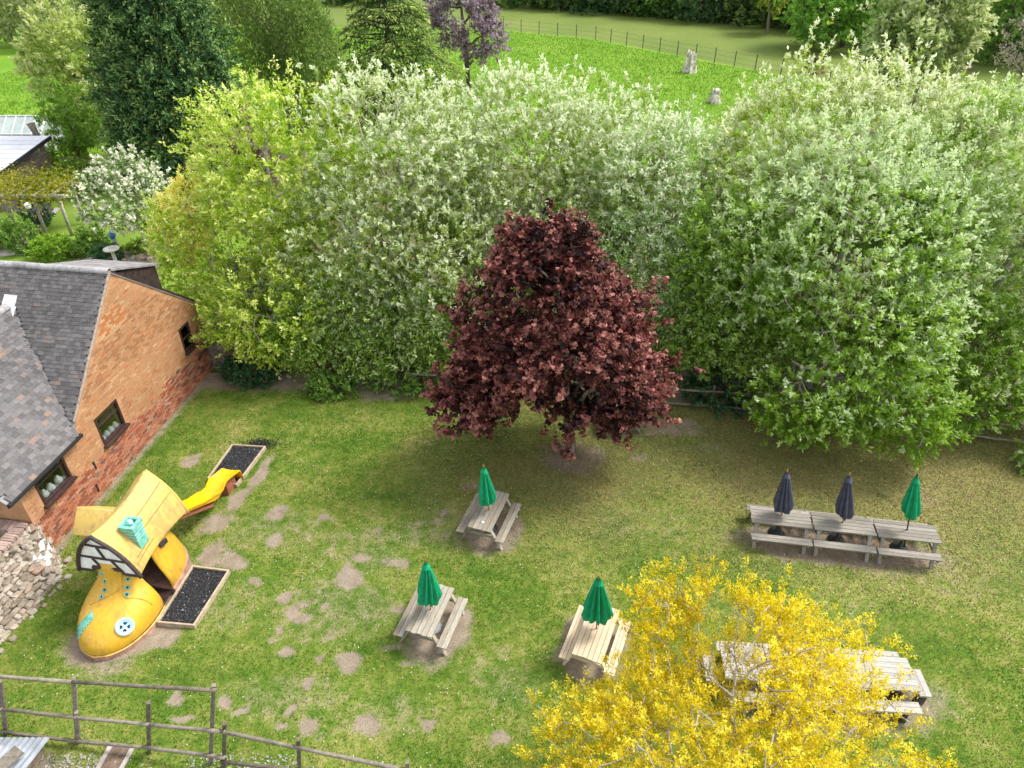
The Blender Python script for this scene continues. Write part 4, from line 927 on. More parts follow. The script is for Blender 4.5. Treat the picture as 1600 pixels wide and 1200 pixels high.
# things stuck on the leather: find the surface with a ray in the boot's own frame
Minv = (Matrix.Translation(SHO) @ Matrix.Rotation(SROT, 4, 'Z')).inverted()
def on_boot(px, py):
    o_ = Minv @ Vector(_C); d_ = (Minv.to_3x3() @ Vector(ray(px, py))).normalized(); h = body_bvh.ray_cast(o_, d_)
    if h[0] is None: return None
    n = h[1] if h[1].dot(d_) < 0 else -h[1]; return h[0], n
def disc(mb, p, n, r0, r1, th, k=14, up=Vector((0, 0, 1))):
    a = n.cross(up).normalized(); b_ = n.cross(a)
    vs_ = []
    for rr, hh in ((r1, -.02), (r1, th), (r0, th), (r0, -.02)):
        vs_ += [p + (a * math.cos(t) + b_ * math.sin(t)) * rr + n * hh for t in np.linspace(0, 2 * math.pi, k, endpoint=False)]
    fs_ = [(i * k + j, i * k + (j + 1) % k, (i + 1) * k + (j + 1) % k, (i + 1) * k + j) for i in range(3) for j in range(k)]
    mb.add(vs_, fs_)
for (ex, ey) in [(159, 896), (164, 908), (164, 922), (159, 932.5), (202, 896), (199.6, 905), (199, 918), (198, 929)]:
    h = on_boot(ex, ey)
    if not h: continue
    p, n = h; mb = MB(); disc(mb, p, n, .03, .06, .014); e = mb.build('eyelet', M['teal'], shoe, True)
    mb = MB(); a = n.cross(Vector((0, 0, 1))).normalized(); b_ = n.cross(a); mb.add([p + (a * math.cos(t) + b_ * math.sin(t)) * .033 + n * .006 for t in np.linspace(0, 6.283, 10, endpoint=False)], [tuple(range(10))]); mb.build('eyelet_hole', M['navy'], e)
def surf_line(pts, r_, name, mat, n=10):
    out = []
    for (x0, y0), (x1, y1) in zip(pts[:-1], pts[1:]):
        for k in range(n):
            h = on_boot(x0 + (x1 - x0) * k / n, y0 + (y1 - y0) * k / n)
            if h: out.append(h[0] + h[1] * .004)
    out2 = [out[0]] + [q for p_, q in zip(out[:-1], out[1:]) if (q - p_).length > 1e-3]
    if len(out2) > 2: MB().tube(out2, r_, 5).build(name, mat, shoe, True)
surf_line([(191, 897), (191, 915), (192, 931), (196, 935), (212, 934), (228, 938), (240, 946)], .013, 'seam', M['seam'])
surf_line([(172, 930), (160, 936), (150, 941), (140, 946)], .013, 'seam', M['seam'])
surf_line([(186, 922), (172, 930)], .01, 'seam', M['seam'])
h = on_boot(195, 979)
if h:
    p, n = h; a = Vector((1, 0, 0)); a = (a - n * a.dot(n)).normalized(); b_ = n.cross(a)
    mb = MB(); prof = [(.215, -.03), (.215, .035), (.175, .055), (.165, .035), (.0, .035)]; k = 26
    vs_ = [p + (a * math.cos(t) + b_ * math.sin(t)) * rr + n * hh for rr, hh in prof[:-1] for t in np.linspace(0, 6.2832, k, endpoint=False)] + [p + n * .035]
    fs_ = [(i * k + j, i * k + (j + 1) % k, (i + 1) * k + (j + 1) % k, (i + 1) * k + j) for i in range(3) for j in range(k)] + [(3 * k + j, 3 * k + (j + 1) % k, 4 * k) for j in range(k)]
    mb.add(vs_, fs_); bt = mb.build('button', M['button'], shoe, True)
    for q in range(4):       # heart-shaped button holes
        t0 = q * math.pi / 2 + .15; c_ = (math.cos(t0) * .082, math.sin(t0) * .082); mb = MB(); hv = []
        for t in np.linspace(0, 2 * math.pi, 18, endpoint=False):
            hx = 16 * math.sin(t) ** 3; hy = 13 * math.cos(t) - 5 * math.cos(2 * t) - 2 * math.cos(3 * t) - math.cos(4 * t)
            u, v_ = hx * .0030, hy * .0030; hv.append(p + a * (c_[0] + u * math.sin(t0) + v_ * math.cos(t0)) + b_ * (c_[1] - u * math.cos(t0) + v_ * math.sin(t0)) + n * .041)
        mb.add(hv, [tuple(range(18))]); mb.build('heart_hole', M['navy'], bt)
# mint patch with a stitched zigzag edge
pa = []
nL = 15
for k in range(nL):
    t = k / (nL - 1); lx, ly = 117.5 + 27 * t ** 1.25, 990 - 36 * t ** .85
    rx_, ry_ = 122.5 + 24 * t, 999 - 34 * t ** .72
    if k % 2: rx_ += 2.2; ry_ += 1.0
    r_ = []
    for j in range(5):
        h = on_boot(lx + (rx_ - lx) * j / 4, ly + (ry_ - ly) * j / 4); r_.append(h[0] + h[1] * .012 if h else None)
    for j in range(5):
        if r_[j] is None:
            alt = [q for q in r_ if q is not None]; r_[j] = alt[0] if alt else None
    if all(q is not None for q in r_): pa.append(r_)
if len(pa) > 2:
    mb = MB(); mb.add([q for r_ in pa for q in r_], [(i * 5 + j, i * 5 + j + 1, (i + 1) * 5 + j + 1, (i + 1) * 5 + j) for i in range(len(pa) - 1) for j in range(4)])
    o = mb.build('patch', M['teal'], shoe, True); s_ = o.modifiers.new('thick', 'SOLIDIFY'); s_.thickness = .012; s_.offset = 0
# cottage roof: two sagging slopes
RY0, RY1, ZRG, ZEV, HW = 1.42, 3.56, 2.93, 1.60, .84
def roof_pt(u, v, side):       # u 0..1 front->back, v 0..1 ridge->eave
    flare = (2 * u - 1) ** 2
    z = ZRG - .16 * (1 - flare) + .02 * flare
    ze = ZEV + .05 * (1 - flare)
    x = HW * v * (1 - .10 * (1 - flare)) ; y = RY0 + (RY1 - RY0) * u + (2 * u - 1) * (.07 * (1 - v) + .02 * v)
    zz = z + (ze - z) * v + .12 * math.sin(math.pi * v) * 1.0
    return Vector((side * (x + .10 * math.sin(math.pi * v)), y, zz))
nu, nv = 20, 12; mb = MB(); vs_ = []
for i in range(nu + 1):
    for j in range(2 * nv + 1):
        s_ = (j - nv) / nv; vs_.append(roof_pt(i / nu, abs(s_), 1 if s_ >= 0 else -1))
W_ = 2 * nv + 1
mb.add(vs_, [(i * W_ + j, i * W_ + j + 1, (i + 1) * W_ + j + 1, (i + 1) * W_ + j) for i in range(nu) for j in range(2 * nv)])
sroof = mb.build('roof', [M['shoe_roof'], M['shoe_timber']], shoe, True)
s_ = sroof.modifiers.new('thick', 'SOLIDIFY'); s_.thickness = .09; s_.offset = -1; s_.material_offset_rim = 0
bv = sroof.modifiers.new('bevel', 'BEVEL'); bv.width = .03; bv.segments = 2; bv.limit_method = 'ANGLE'
for v_, a, b_ in ((.36, .45, 1.0), (.60, .30, 1.0), (.86, .05, .45), (.80, .12, .4)):
    MB().tube([roof_pt(u, v_ - .04 * u, 1) + Vector((.0, 0, .002)) for u in np.linspace(a, b_ - .01, 16)], .010, 5).build('roof_groove', M['groove'], sroof, True)
# front barge edge and the half-timbered gable
edge = [roof_pt(0, v, -1) + Vector((.01, -.015, -.05)) for v in np.linspace(1, 0, 14)] + [roof_pt(0, v, 1) + Vector((-.01, -.015, -.05)) for v in np.linspace(0, 1, 14)[1:]]
MB().tube(edge, .055, 7).build('barge_board', M['shoe_timber'], sroof, True)
edgeb = [roof_pt(1, v, -1) + Vector((.01, .012, -.05)) for v in np.linspace(1, 0, 14)] + [roof_pt(1, v, 1) + Vector((-.01, .012, -.05)) for v in np.linspace(0, 1, 14)[1:]]
MB().tube(edgeb, .05, 7).build('barge_board', M['shoe_roof'], sroof, True)
for (yy, nm) in ((RY0 - .035, 'gable'), (RY1 - .06, 'back_gable')):
    u_ = 0 if yy < 2 else 1; prof = [(roof_pt(u_, v, -1).x * .97, roof_pt(u_, v, -1).z - .03) for v in np.linspace(1, 0, 10)] + [(roof_pt(u_, v, 1).x * .97, roof_pt(u_, v, 1).z - .03) for v in np.linspace(0, 1, 10)[1:]]
    if u_ == 0: prof += [(.42, 1.60), (.38, 1.72), (.15, 1.70), (-.15, 1.70), (-.38, 1.72), (-.42, 1.60)]
    n_ = len(prof); mb = MB(); mb.add([(x, yy, z) for x, z in prof] + [(x, yy + .05, z) for x, z in prof], [tuple(range(n_)), tuple(reversed(range(n_, 2 * n_)))] + [(k, n_ + k, n_ + (k + 1) % n_, (k + 1) % n_) for k in range(n_)])
    g_ = mb.build(nm, M['white'] if u_ == 0 else M['shoe_roof'], shoe)
    if u_ == 0:
        yb = yy - .012
        def bar(a, b_, w_=.055): MB().beam((a[0], yb, a[1]), (b_[0], yb, b_[1]), w_, .035, (0, 1, 0)).build('gable_timber', M['shoe_timber'], g_)
        bar((-.62, 2.12), (.62, 2.06)); bar((-.30, 2.55), (.34, 2.50)); bar((-.02, 2.50), (.06, 2.10)); bar((-.28, 2.06), (-.14, 1.72)); bar((.22, 2.05), (.36, 1.72))
        bar((-.82, 1.60), (-.42, 1.60), .07); bar((.42, 1.60), (.82, 1.60), .07); bar((-.40, 1.60), (-.38, 1.74), .06); bar((.40, 1.60), (.38, 1.74), .06); bar((-.38, 1.74), (.38, 1.74), .11)
# side dormer on the far slope
dm = MB(); Y0d, Y1d = 2.0, 2.95; ym = (Y0d + Y1d) / 2
vs_ = [(-.15, ym, 2.52), (-1.28, ym, 2.50), (-.3, Y0d, 2.10), (-1.24, Y0d, 2.04), (-.3, Y1d, 2.10), (-1.24, Y1d, 2.04)]
dm.add(vs_, [(0, 2, 3, 1), (0, 1, 5, 4)]); dd = dm.build('dormer', M['shoe_roof'], shoe, True); s_ = dd.modifiers.new('thick', 'SOLIDIFY'); s_.thickness = .07; s_.offset = -1
dd_b = dd.modifiers.new('bevel', 'BEVEL'); dd_b.width = .025; dd_b.segments = 2
mb = MB(); mb.add([(-1.12, Y0d + .07, 1.5), (-1.12, Y1d - .07, 1.5), (-1.12, Y1d - .07, 2.0), (-1.12, ym, 2.40), (-1.12, Y0d + .07, 2.0)] + [(-.3, Y0d + .07, 1.5), (-.3, Y1d - .07, 1.5), (-.3, Y1d - .07, 2.0), (-.3, ym, 2.40), (-.3, Y0d + .07, 2.0)],
       [(0, 1, 2, 3, 4), (0, 4, 9, 5), (1, 6, 7, 2), (0, 5, 6, 1)]); mb.build('dormer_wall', M['shoe_roof'], dd)
# chimney on the near slope
cb = roof_pt(.30, .52, 1); mb = MB(); zt = cb.z + .36; hx = .17
mb.prism([(cb.x - hx, cb.y - hx), (cb.x + hx, cb.y - hx), (cb.x + hx, cb.y + hx), (cb.x - hx, cb.y + hx)], cb.z - .45, zt - .05)
for (ax_, ay_, sx_, sy_) in ((-.16, 0, .07, .40), (.16, 0, .07, .40), (0, -.165, .25, .07), (0, .165, .25, .07)): mb.box((cb.x + ax_, cb.y + ay_, zt), (sx_, sy_, .1))
ch = mb.build('chimney', M['teal'], shoe)
for k in range(4): MB().box((cb.x, cb.y, zt - .1 - k * .1), (2 * hx + .008, 2 * hx + .008, .012)).build('brick_course', M['button'], ch)
MB().lathe([(.05, 0), (.06, .02), (.05, .14), (.035, .14), (.035, .05)], (cb.x, cb.y + .02, zt - .04), 10).build('chimney_pot', M['button'], ch, True)
MB().frame_box((.72, D1 + .42, 1.50), (.3, 1, 0), (1, -.3, 0), (0, 0, 1), .22, .05, .14).build('sign_board', M['shoe_timber'], shoe)
for yy in (D0 - .035, D1 + .0): pass
# slide out of the back
sld = thing('playground_slide', 'orange-yellow plastic slide coming out of the back of the boot', 'slide', SHO, SROT)
prof = [(3.25, 1.50), (3.55, 1.42), (4.1, 1.09), (4.65, .76), (5.1, .49), (5.3, .42), (5.5, .46), (5.75, .56), (6.1, .54), (6.42, .50), (6.48, .44), (6.5, .08)]
def slide_off(y): return .06 * max(0, (y - 5.0))
xw = .25; mb = MB(); vs_ = []
for i, (y, z) in enumerate(prof):
    hgt = .15 if y < 5.0 else (.24 if y < 5.2 else .20 if y < 5.5 else .12 if y < 5.7 else .16 if y < 6.0 else .08 if y < 6.4 else .03)
    x0 = slide_off(y) + .30
    vs_ += [(x0 - xw - .05, y, z + hgt - .05), (x0 - xw - .02, y, z + hgt), (x0 - xw + .03, y, z + .02), (x0 - .1, y, z), (x0 + .1, y, z), (x0 + xw - .03, y, z + .02), (x0 + xw + .02, y, z + hgt), (x0 + xw + .05, y, z + hgt - .05)]
mb.add(vs_, [(i * 8 + j, i * 8 + j + 1, (i + 1) * 8 + j + 1, (i + 1) * 8 + j) for i in range(len(prof) - 1) for j in range(7)])
chute = mb.build('chute', [M['slide'], M['slide_under_shade']], sld, True); s_ = chute.modifiers.new('thick', 'SOLIDIFY'); s_.thickness = .035; s_.offset = -1
chute.data.set_sharp_from_angle(angle=rad(30))
MB().beam((.30, 3.5, 1.32), (.30, 5.1, .30), .34, .10).build('support_beam', M['slide_under_shade'], sld)
MB().box((.37, 6.05, .18), (.34, .5, .5)).build('support_foot', M['slide_under_shade'], sld)

# rubber-filled pits
def pit(name, label, pts, h, seed):
    c_ = np.mean([p[:2] for p in pts], 0); t_ = thing(name, label, 'play pit', (c_[0], c_[1], 0)); q = [Vector((p[0] - c_[0], p[1] - c_[1], 0)) for p in pts]
    for i in range(4):
        a, b_ = q[i], q[(i + 1) % 4]; d_ = (b_ - a).normalized()
        ext = .024 if i % 2 == 0 else -.026
        MB().beam(a - d_ * ext + Vector((0, 0, h / 2 - .03)), b_ + d_ * ext + Vector((0, 0, h / 2 - .03)), .05, h + .06).build('board', M['pit_wood'], t_, bevel=.006)
    r = random.Random(seed); mb = MB(); n_ = 26; vs_ = []
    for i in range(n_ + 1):
        for j in range(n_ + 1):
            u, v_ = i / n_, j / n_; p = (q[0] * (1 - u) + q[1] * u) * (1 - v_) + (q[3] * (1 - u) + q[2] * u) * v_
            vs_.append((p.x, p.y, h * .55 + r.uniform(-.014, .014)))
    mb.add(vs_, [(i * (n_ + 1) + j, i * (n_ + 1) + j + 1, (i + 1) * (n_ + 1) + j + 1, (i + 1) * (n_ + 1) + j) for i in range(n_) for j in range(n_)])
    f_ = mb.build('filling', M['rubber'], t_)
    rr = np.random.default_rng(seed); m_ = 2600; u = rr.random(m_)[:, None]; v_ = rr.random(m_)[:, None]; Q = np.array(q)
    pp = (Q[0] * (1 - u) + Q[1] * u) * (1 - v_) + (Q[3] * (1 - u) + Q[2] * u) * v_; pp[:, 2] = h * .55 + .012
    k = rr.random(m_) < .06; cols = np.where(k[:, None], rr.uniform(.15, .4, (m_, 1)), rr.uniform(.015, .075, (m_, 1))) * np.array([1, 1, 1.05])
    tag(link('chippings', leaf_mesh('chippings', pp, rr.normal(size=(m_, 3)) * np.array([1, 1, .3]), np.array([0, 0, 1.]) + rr.normal(0, .4, (m_, 3)), rr.uniform(.02, .06, m_), rr.uniform(.015, .04, m_), cols, M['grass']), t_), kind='stuff')
    return t_
pit('play_pit', 'timber framed pit of black rubber chippings at the boot doorway', [P(359, 897), P(305, 982), P(249, 977), P(303, 890)], .16, 1)
pit('play_pit', 'timber framed pit of black rubber chippings under the end of the slide', [P(415, 703), P(371, 762), P(327, 752), P(364, 700)], .16, 2)
rr = np.random.default_rng(5); n_ = 900; c0 = P(405, 697)
pp = np.stack([c0[0] + rr.normal(0, .28, n_), c0[1] + rr.normal(.05, .16, n_), np.full(n_, .035)], -1)
tag(link('spilled_chippings', leaf_mesh('spilled_chippings', pp, rr.normal(size=(n_, 3)) * np.array([1, 1, .3]), np.array([0, 0, 1.]) + rr.normal(0, .4, (n_, 3)), rr.uniform(.03, .07, n_), rr.uniform(.02, .045, n_), rr.uniform(.015, .05, (n_, 1)) * np.ones(3), M['grass'])), kind='stuff')

# ------------------------------------------------------------------ picnic tables (local x along the table)
def picnic_table(label, x, y, ang, L, wtop, n_top, mat, seat_out=.70, seat_n=2, lw=.075, group='picnic tables on the lawn'):
    t_ = thing('picnic_table', label, 'picnic table', (x, y, 0), ang, group); r = random.Random(int(x * 100))
    pw = wtop / n_top
    me = MB().box((0, 0, 0), (L, pw - .011, .038)).mesh('plank', mat)
    for i in range(n_top):
        o = link('plank', me, t_, (r.gauss(0, .006), -wtop / 2 + pw * (i + .5), .735 + r.gauss(0, .002))); o.rotation_euler = (r.gauss(0, .008), 0, r.gauss(0, .002))
    sw_ = .13 if seat_n == 2 else .088
    for sgn in (-1, 1):
        me2 = MB().box((0, 0, 0), (L, sw_ - .01, .038)).mesh('seat_plank', mat)
        for j in range(seat_n):
            link('seat_plank', me2, t_, (r.gauss(0, .006), sgn * (seat_out - sw_ * (j + .5)), .435 + r.gauss(0, .002)))
    for ex in (-L / 2 + .14, L / 2 - .14):
        for sgn in (-1, 1): MB().beam((ex, sgn * (wtop / 2 - .08), .715), (ex, sgn * (seat_out - .08), -.03), .045, .095, (1, 0, 0)).build('leg', mat, t_)
        MB().box((ex + .048, 0, .38), (.042, seat_out * 2 - .04, .09)).build('seat_beam', mat, t_)
        MB().box((ex + .048, 0, .675), (.042, wtop - .06, .075)).build('top_beam', mat, t_)
        sg = -1 if ex > 0 else 1
        MB().beam((ex + sg * .07, 0, .40), (ex + sg * .5, 0, .70), .045, .075, (0, 1, 0)).build('brace', mat, t_)
    return t_
def parasol(label, x, y, tip, col, z0=.03, hb=1.12, ht=2.42, rb_=.27, pole='pole_wood', seed=1, open_=0.0, twist=.0):
    """closed parasol standing through a table; tip = (dx,dy) lean at the top"""
    t_ = thing('parasol', label, 'parasol', (x, y, 0), 0, 'closed parasols standing in the tables'); r = random.Random(seed)
    def ax(z): return Vector((tip[0] * (z - .75) / (ht - .75), tip[1] * (z - .75) / (ht - .75), z))
    MB().tube([ax(z0), ax(hb + .2), ax(ht + .05)], [.02, .02, .018], 8).build('pole', M[pole], t_, True)
    MB().lathe([(.01, 0), (.028, .01), (.02, .05), (.008, .085)], ax(ht + .04), 8).build('finial', M[pole], t_, True)
    n = 48; m_ = 15; vs_ = []; ph = r.uniform(0, 6)
    for i in range(m_ + 1):
        t = i / m_; z = ht - (ht - hb) * t; c_ = ax(z)
        env = (.045 + (rb_ - .045) * (min(t, .86) / .86) ** .85) * (1 - .16 * max(0, (t - .86) / .14))
        for k in range(n):
            a = 2 * math.pi * k / n; fold = .5 + .5 * math.cos(8 * (a + twist * t + .25 * math.sin(a + ph)))
            rr = env * (.44 + .56 * fold ** .8 + .10 * math.sin(2 * a + ph) * t)
            zz = -.05 * t * (1 - fold) * 1.2 + (.04 * math.sin(3 * a + ph) * t if i == m_ else 0)
            vs_.append(c_ + Vector((math.cos(a) * rr * (1 + open_), math.sin(a) * rr, zz)))
    mb = MB(); mb.add(vs_, [(i * n + k, i * n + (k + 1) % n, (i + 1) * n + (k + 1) % n, (i + 1) * n + k) for i in range(m_) for k in range(n)] + [tuple(range(n))])
    cn = mb.build('canopy', M[col], t_, True)
    vs_ = []; n2 = 24
    for i, (t, f) in enumerate(((0, .5), (.5, .95), (1, 1.25))):
        c_ = ax(ht + .02 - .20 * t)
        for k in range(n2):
            a = 2 * math.pi * k / n2; rr = (.03 + .075 * t) * (1 + .14 * math.cos(8 * a)); vs_.append(c_ + Vector((math.cos(a) * rr, math.sin(a) * rr, -.02 * t * math.cos(8 * a))))
    mb = MB(); mb.add(vs_, [(i * n2 + k, i * n2 + (k + 1) % n2, (i + 1) * n2 + (k + 1) % n2, (i + 1) * n2 + k) for i in range(2) for k in range(n2)] + [tuple(range(n2))]); mb.build('top_flap', M[col], t_, True)
    MB().lathe([(.22, 0), (.24, .02), (.22, .06), (.06, .09), (.035, .28)], (0, 0, .01), 18).build('base', M['grey_base'] if seed == 1 else M['black_metal'], t_, True)
    return t_
A1 = math.atan2(.955, .30)
picnic_table('weathered brown picnic table with a closed green parasol, nearest the boot playhouse', -2.02, 11.13, A1, 1.52, .68, 5, M['wood_old'], .70)
picnic_table('weathered brown picnic table between the nearest table and the red maple', -.66, 14.52, A1 - .03, 1.60, .70, 5, M['wood_old'], .72)
picnic_table('new pale pine picnic table beside the golden yellow tree', 2.04, 10.48, math.atan2(.925, .38), 1.60, .74, 6, M['wood_new'], .68, 3)
AR = math.atan2(-.155, .99)
for lab, x, y in [('left one of three weathered picnic tables in a row, under the left dark parasol', 7.63, 14.24), ('middle one of three weathered picnic tables in a row', 9.30, 13.98), ('right one of three weathered picnic tables in a row, under a green parasol', 10.97, 13.70)]:
    picnic_table(lab, x, y, AR, 1.64, .66, 5, M['wood_row'], .70, 2)
picnic_table('shaded old picnic table half hidden beneath the red maple', 3.72, 19.55, math.pi / 2 + .05, 1.6, .70, 5, M['wood_row'], .74)
parasol('closed green parasol in the picnic table nearest the boot playhouse', -2.02, 11.11, (.0, .0), 'canvas_green', ht=2.48, rb_=.31, seed=1, twist=.5)
parasol('closed green parasol in the table in front of the red maple', -.66, 14.5, (-.12, .02), 'canvas_green', ht=2.38, rb_=.28, seed=2, twist=.15)
parasol('loosely closed green parasol in the new pine table', 2.04, 10.55, (-.08, .0), 'canvas_green', ht=2.60, hb=1.22, rb_=.34, seed=3, open_=.10)
parasol('left of two closed dark slate parasols in the row of three tables', 7.68, 14.3, (-.20, .05), 'canvas_navy', ht=2.36, hb=1.0, rb_=.28, seed=4)
parasol('second closed dark slate parasol, at the middle of the three tables', 9.32, 14.04, (-.28, .05), 'canvas_navy', ht=2.46, hb=1.05, rb_=.26, seed=5)
parasol('closed green parasol on a black pole at the right end of the table row', 10.99, 13.74, (-.36, .04), 'canvas_green', ht=2.70, hb=1.38, rb_=.27, pole='black_metal', seed=6)
tag(MB().lathe([(.045, 0), (.055, .012), (.05, .022), (.03, .018)], n=14).build('ashtray', M['brass'], None, True, loc=(-.82, 14.02, .755)), 'small round metal ashtray on the table in front of the maple', 'ashtray')
tag(MB().lathe([(.045, 0), (.055, .012), (.05, .022), (.03, .018)], n=14).build('ashtray', M['white'], None, True, loc=(-1.98, 11.28, .755)), 'small round white ashtray beside the parasol pole on the nearest table', 'ashtray')
def long_table(label, x, y, ang, L):
    t_ = thing('long_table', label, 'table', (x, y, 0), ang, 'long silvered tables behind the golden tree'); n_ = 6; wd = .84 / n_
    me = MB().box((0, 0, 0), (L, wd - .008, .05)).mesh('plank', M['wood_grey'])
    for i in range(n_): link('plank', me, t_, (0, -.42 + wd * (i + .5), .725))
    for ex in (-L / 2 + .3, L / 2 - .3):
        MB().box((ex, 0, .34), (.10, .55, .70)).build('leg', M['wood_dark'], t_); MB().box((ex, 0, .03), (.14, 1.5, .08)).build('foot', M['wood_dark'], t_)
    MB().box((0, 0, .66), (L - .7, .10, .075)).build('rail', M['wood_dark'], t_)
    for sgn in (-1, 1):
        me2 = MB().box((0, 0, 0), (L, .13, .05)).mesh('seat_plank', M['wood_grey'])
        for j in (0, 1): link('seat_plank', me2, t_, (0, sgn * (.53 + .138 * j + .04), .435))
        for ex in (-L / 2 + .3, L / 2 - .3): MB().box((ex, sgn * .64, .215), (.10, .22, .385)).build('seat_leg', M['wood_dark'], t_)
        MB().box((0, sgn * .64, .36), (L - .3, .05, .095)).build('seat_rail', M['wood_dark'], t_)
    return t_
AL = math.atan2(-.073, .997)
long_table('left one of two long silvered plank tables, mostly behind the golden tree', 5.94, 9.58, AL, 2.14)
long_table('right one of two long silvered plank tables, its right end in the open', 8.10, 9.42, AL, 2.10)
def end_bench(label, x, y):
    t_ = thing('bench', label, 'bench', (x, y, 0), AL, 'short benches at the ends of the long tables')
    for j in (0, 1): MB().box((-.068 + j * .135, 0, .435), (.128, .68, .05)).build('seat_plank', M['wood_grey'], t_)
    for e in (-.22, .22): MB().box((0, e, .2), (.22, .09, .40)).build('leg', M['wood_dark'], t_)
    MB().box((0, 0, .35), (.05, .6, .1)).build('rail', M['wood_dark'], t_)
end_bench('short square-ended bench at the open right end of the long tables', 9.38, 9.32)
end_bench('short bench at the left end of the long tables, seen through the golden tree', 4.64, 9.70)

# ------------------------------------------------------------------ fences
def rail_fence(label, posts, rails, name='post_and_rail_fence', pw=.09, group=None, kindcat='fence', rail_r=.045):
    """posts: (px, py_base, height); rails: list of ((post index, z), (post index, z))"""
    pos = [P(q[0], q[1]) for q in posts]; c_ = np.mean(pos, 0); t_ = thing(name, label, kindcat, (c_[0], c_[1], 0), 0, group); r = random.Random(int(posts[0][0]))
    for p, q in zip(pos, posts): MB().beam((p[0] - c_[0], p[1] - c_[1], -.2), (p[0] - c_[0] + r.gauss(0, .015), p[1] - c_[1], q[2]), pw, pw * .85, (1, .2, 0)).build('post', M['fence_wood'], t_, bevel=.008)
    for (i, zi), (j, zj) in rails:
        a = Vector(pos[i] - c_); b_ = Vector(pos[j] - c_); a.z, b_.z = zi, zj; d_ = (b_ - a).normalized(); off = Vector((d_.y, -d_.x, 0)) * (pw * .5 + rail_r * .5)
        pts = [a.lerp(b_, f) + off + Vector((0, 0, -.02 * math.sin(f * math.pi) + r.gauss(0, .006))) - (d_ * .08 if f == 0 else Vector()) + (d_ * .08 if f == 1 else Vector()) for f in (0, .25, .5, .75, 1)]
        MB().tube(pts, [rail_r * r.uniform(.85, 1.1) for _ in pts], 7).build('rail', M['fence_wood'], t_, True)
    return t_
def px_fence(label, posts, rails):
    """posts: (base px, base py, top px, top py); rails: lists of (px, py, base px, base py) standing over those ground points"""
    pos = [P(q[0], q[1]) for q in posts]; c_ = np.mean(pos, 0); t_ = thing('post_and_rail_fence', label, 'fence', (c_[0], c_[1], 0)); r = random.Random(int(posts[0][0]))
    for p, q in zip(pos, posts):
        tp = PY(q[2], q[3], p[1]); a = Vector(p - c_); b_ = Vector(tp - c_)
        MB().beam(a + (a - b_) * .15, b_, .085, .08, (1, .2, 0)).build('post', M['fence_wood'], t_, bevel=.008)
    for line in rails:
        pts = [Vector(PY(x, y, P(bx_, by_)[1]) - c_) + Vector((.0, -.07, 0)) for x, y, bx_, by_ in line]
        for a, b_ in zip(pts[:-1], pts[1:]):
            d_ = (b_ - a).normalized()
            q = [a.lerp(b_, f) + Vector((0, 0, r.gauss(0, .006))) + d_ * ((-.05 if f == 0 else 0) + (.05 if f == 1 else 0)) for f in (0, .25, .5, .75, 1)]
            MB().tube(q, [.042 * r.uniform(.88, 1.1) for _ in q], 7).build('rail', M['fence_wood'], t_, True)
B_ = [(-110, 1136), (10, 1147), (121, 1161), (233, 1176), (350, 1198), (469, 1222), (640, 1256)]
px_fence('low two-rail timber fence across the bottom left corner', [(10, 1147, 0, 1064), (-110, 1136, -125, 1056), (123, 1161, 119, 1112), (233, 1176, 232, 1097), (350, 1198, 351, 1130), (469, 1222, 466, 1155), (640, 1256, 636, 1190)],
         [[(-110, 1092, *B_[0]), (4, 1103, *B_[1]), (120, 1116, *B_[2]), (232, 1127, *B_[3]), (351, 1138, *B_[4]), (464, 1162, *B_[5]), (640, 1199, *B_[6])],
          [(-110, 1127, *B_[0]), (6, 1139, *B_[1]), (121, 1153, *B_[2]), (233, 1163, *B_[3]), (350, 1178, *B_[4])], [(350, 1185, *B_[4]), (467, 1199, *B_[5]), (640, 1235, *B_[6])]])
px_fence('tall single-rail timber frame with a square end behind the low bottom left fence', [(-120, 1140, -135, 1046), (121, 1156, 115, 1060), (329, 1193, 334, 1070)], [[(-120, 1044, -120, 1140), (116, 1060, 121, 1156), (336, 1073, 329, 1193)]])
rail_fence('dark timber rail fence along the back edge of the lawn behind the trees', [(640, 610, 1.0), (740, 614, 1.0), (840, 620, 1.0), (930, 626, 1.0), (1020, 632, 1.0), (1110, 638, 1.0), (1200, 645, 1.0), (1300, 656, 1.0), (1400, 668, 1.0), (1500, 682, 1.0), (1600, 696, 1.0)],
           [((i, z), (i + 1, z)) for i in range(10) for z in (.80, .18)])
pf = P(880, 1222); tag(MB().beam((0, 0, -.1), (0, .0, .72), .11, .10).build('stump_post', M['bark_dark'], None, bevel=.02, loc=(pf[0], pf[1], 0)), 'short dark post at the bottom edge left of the golden tree', 'post')
# far estate fence with thin posts and wires
ft = thing('estate_fence', 'long thin metal estate fence of posts and wires across the far field', 'fence', (0, 100, 0))
way = [(-14, 103.5), (-3.26, 100.0), (9.9, 92.4), (24.2, 75.8), (28, 71.6), (33.5, 60.0)]
pts = []
for a, b_ in zip(way[:-1], way[1:]):
    n_ = max(1, int(math.dist(a, b_) / 2.2)); pts += [(a[0] + (b_[0] - a[0]) * k / n_, a[1] + (b_[1] - a[1]) * k / n_) for k in range(n_)]
fm = MB().box((0, 0, .7), (.08, .06, 1.5)).mesh('post', M['bark_dark'])
for x, y in pts: link('post', fm, ft, (x, y - 100, 0))
for z in (.35, .8, 1.25):
    MB().tube([(x, y - 100, z) for x, y in pts], .007, 4).build('wire', M['black_metal'], ft)

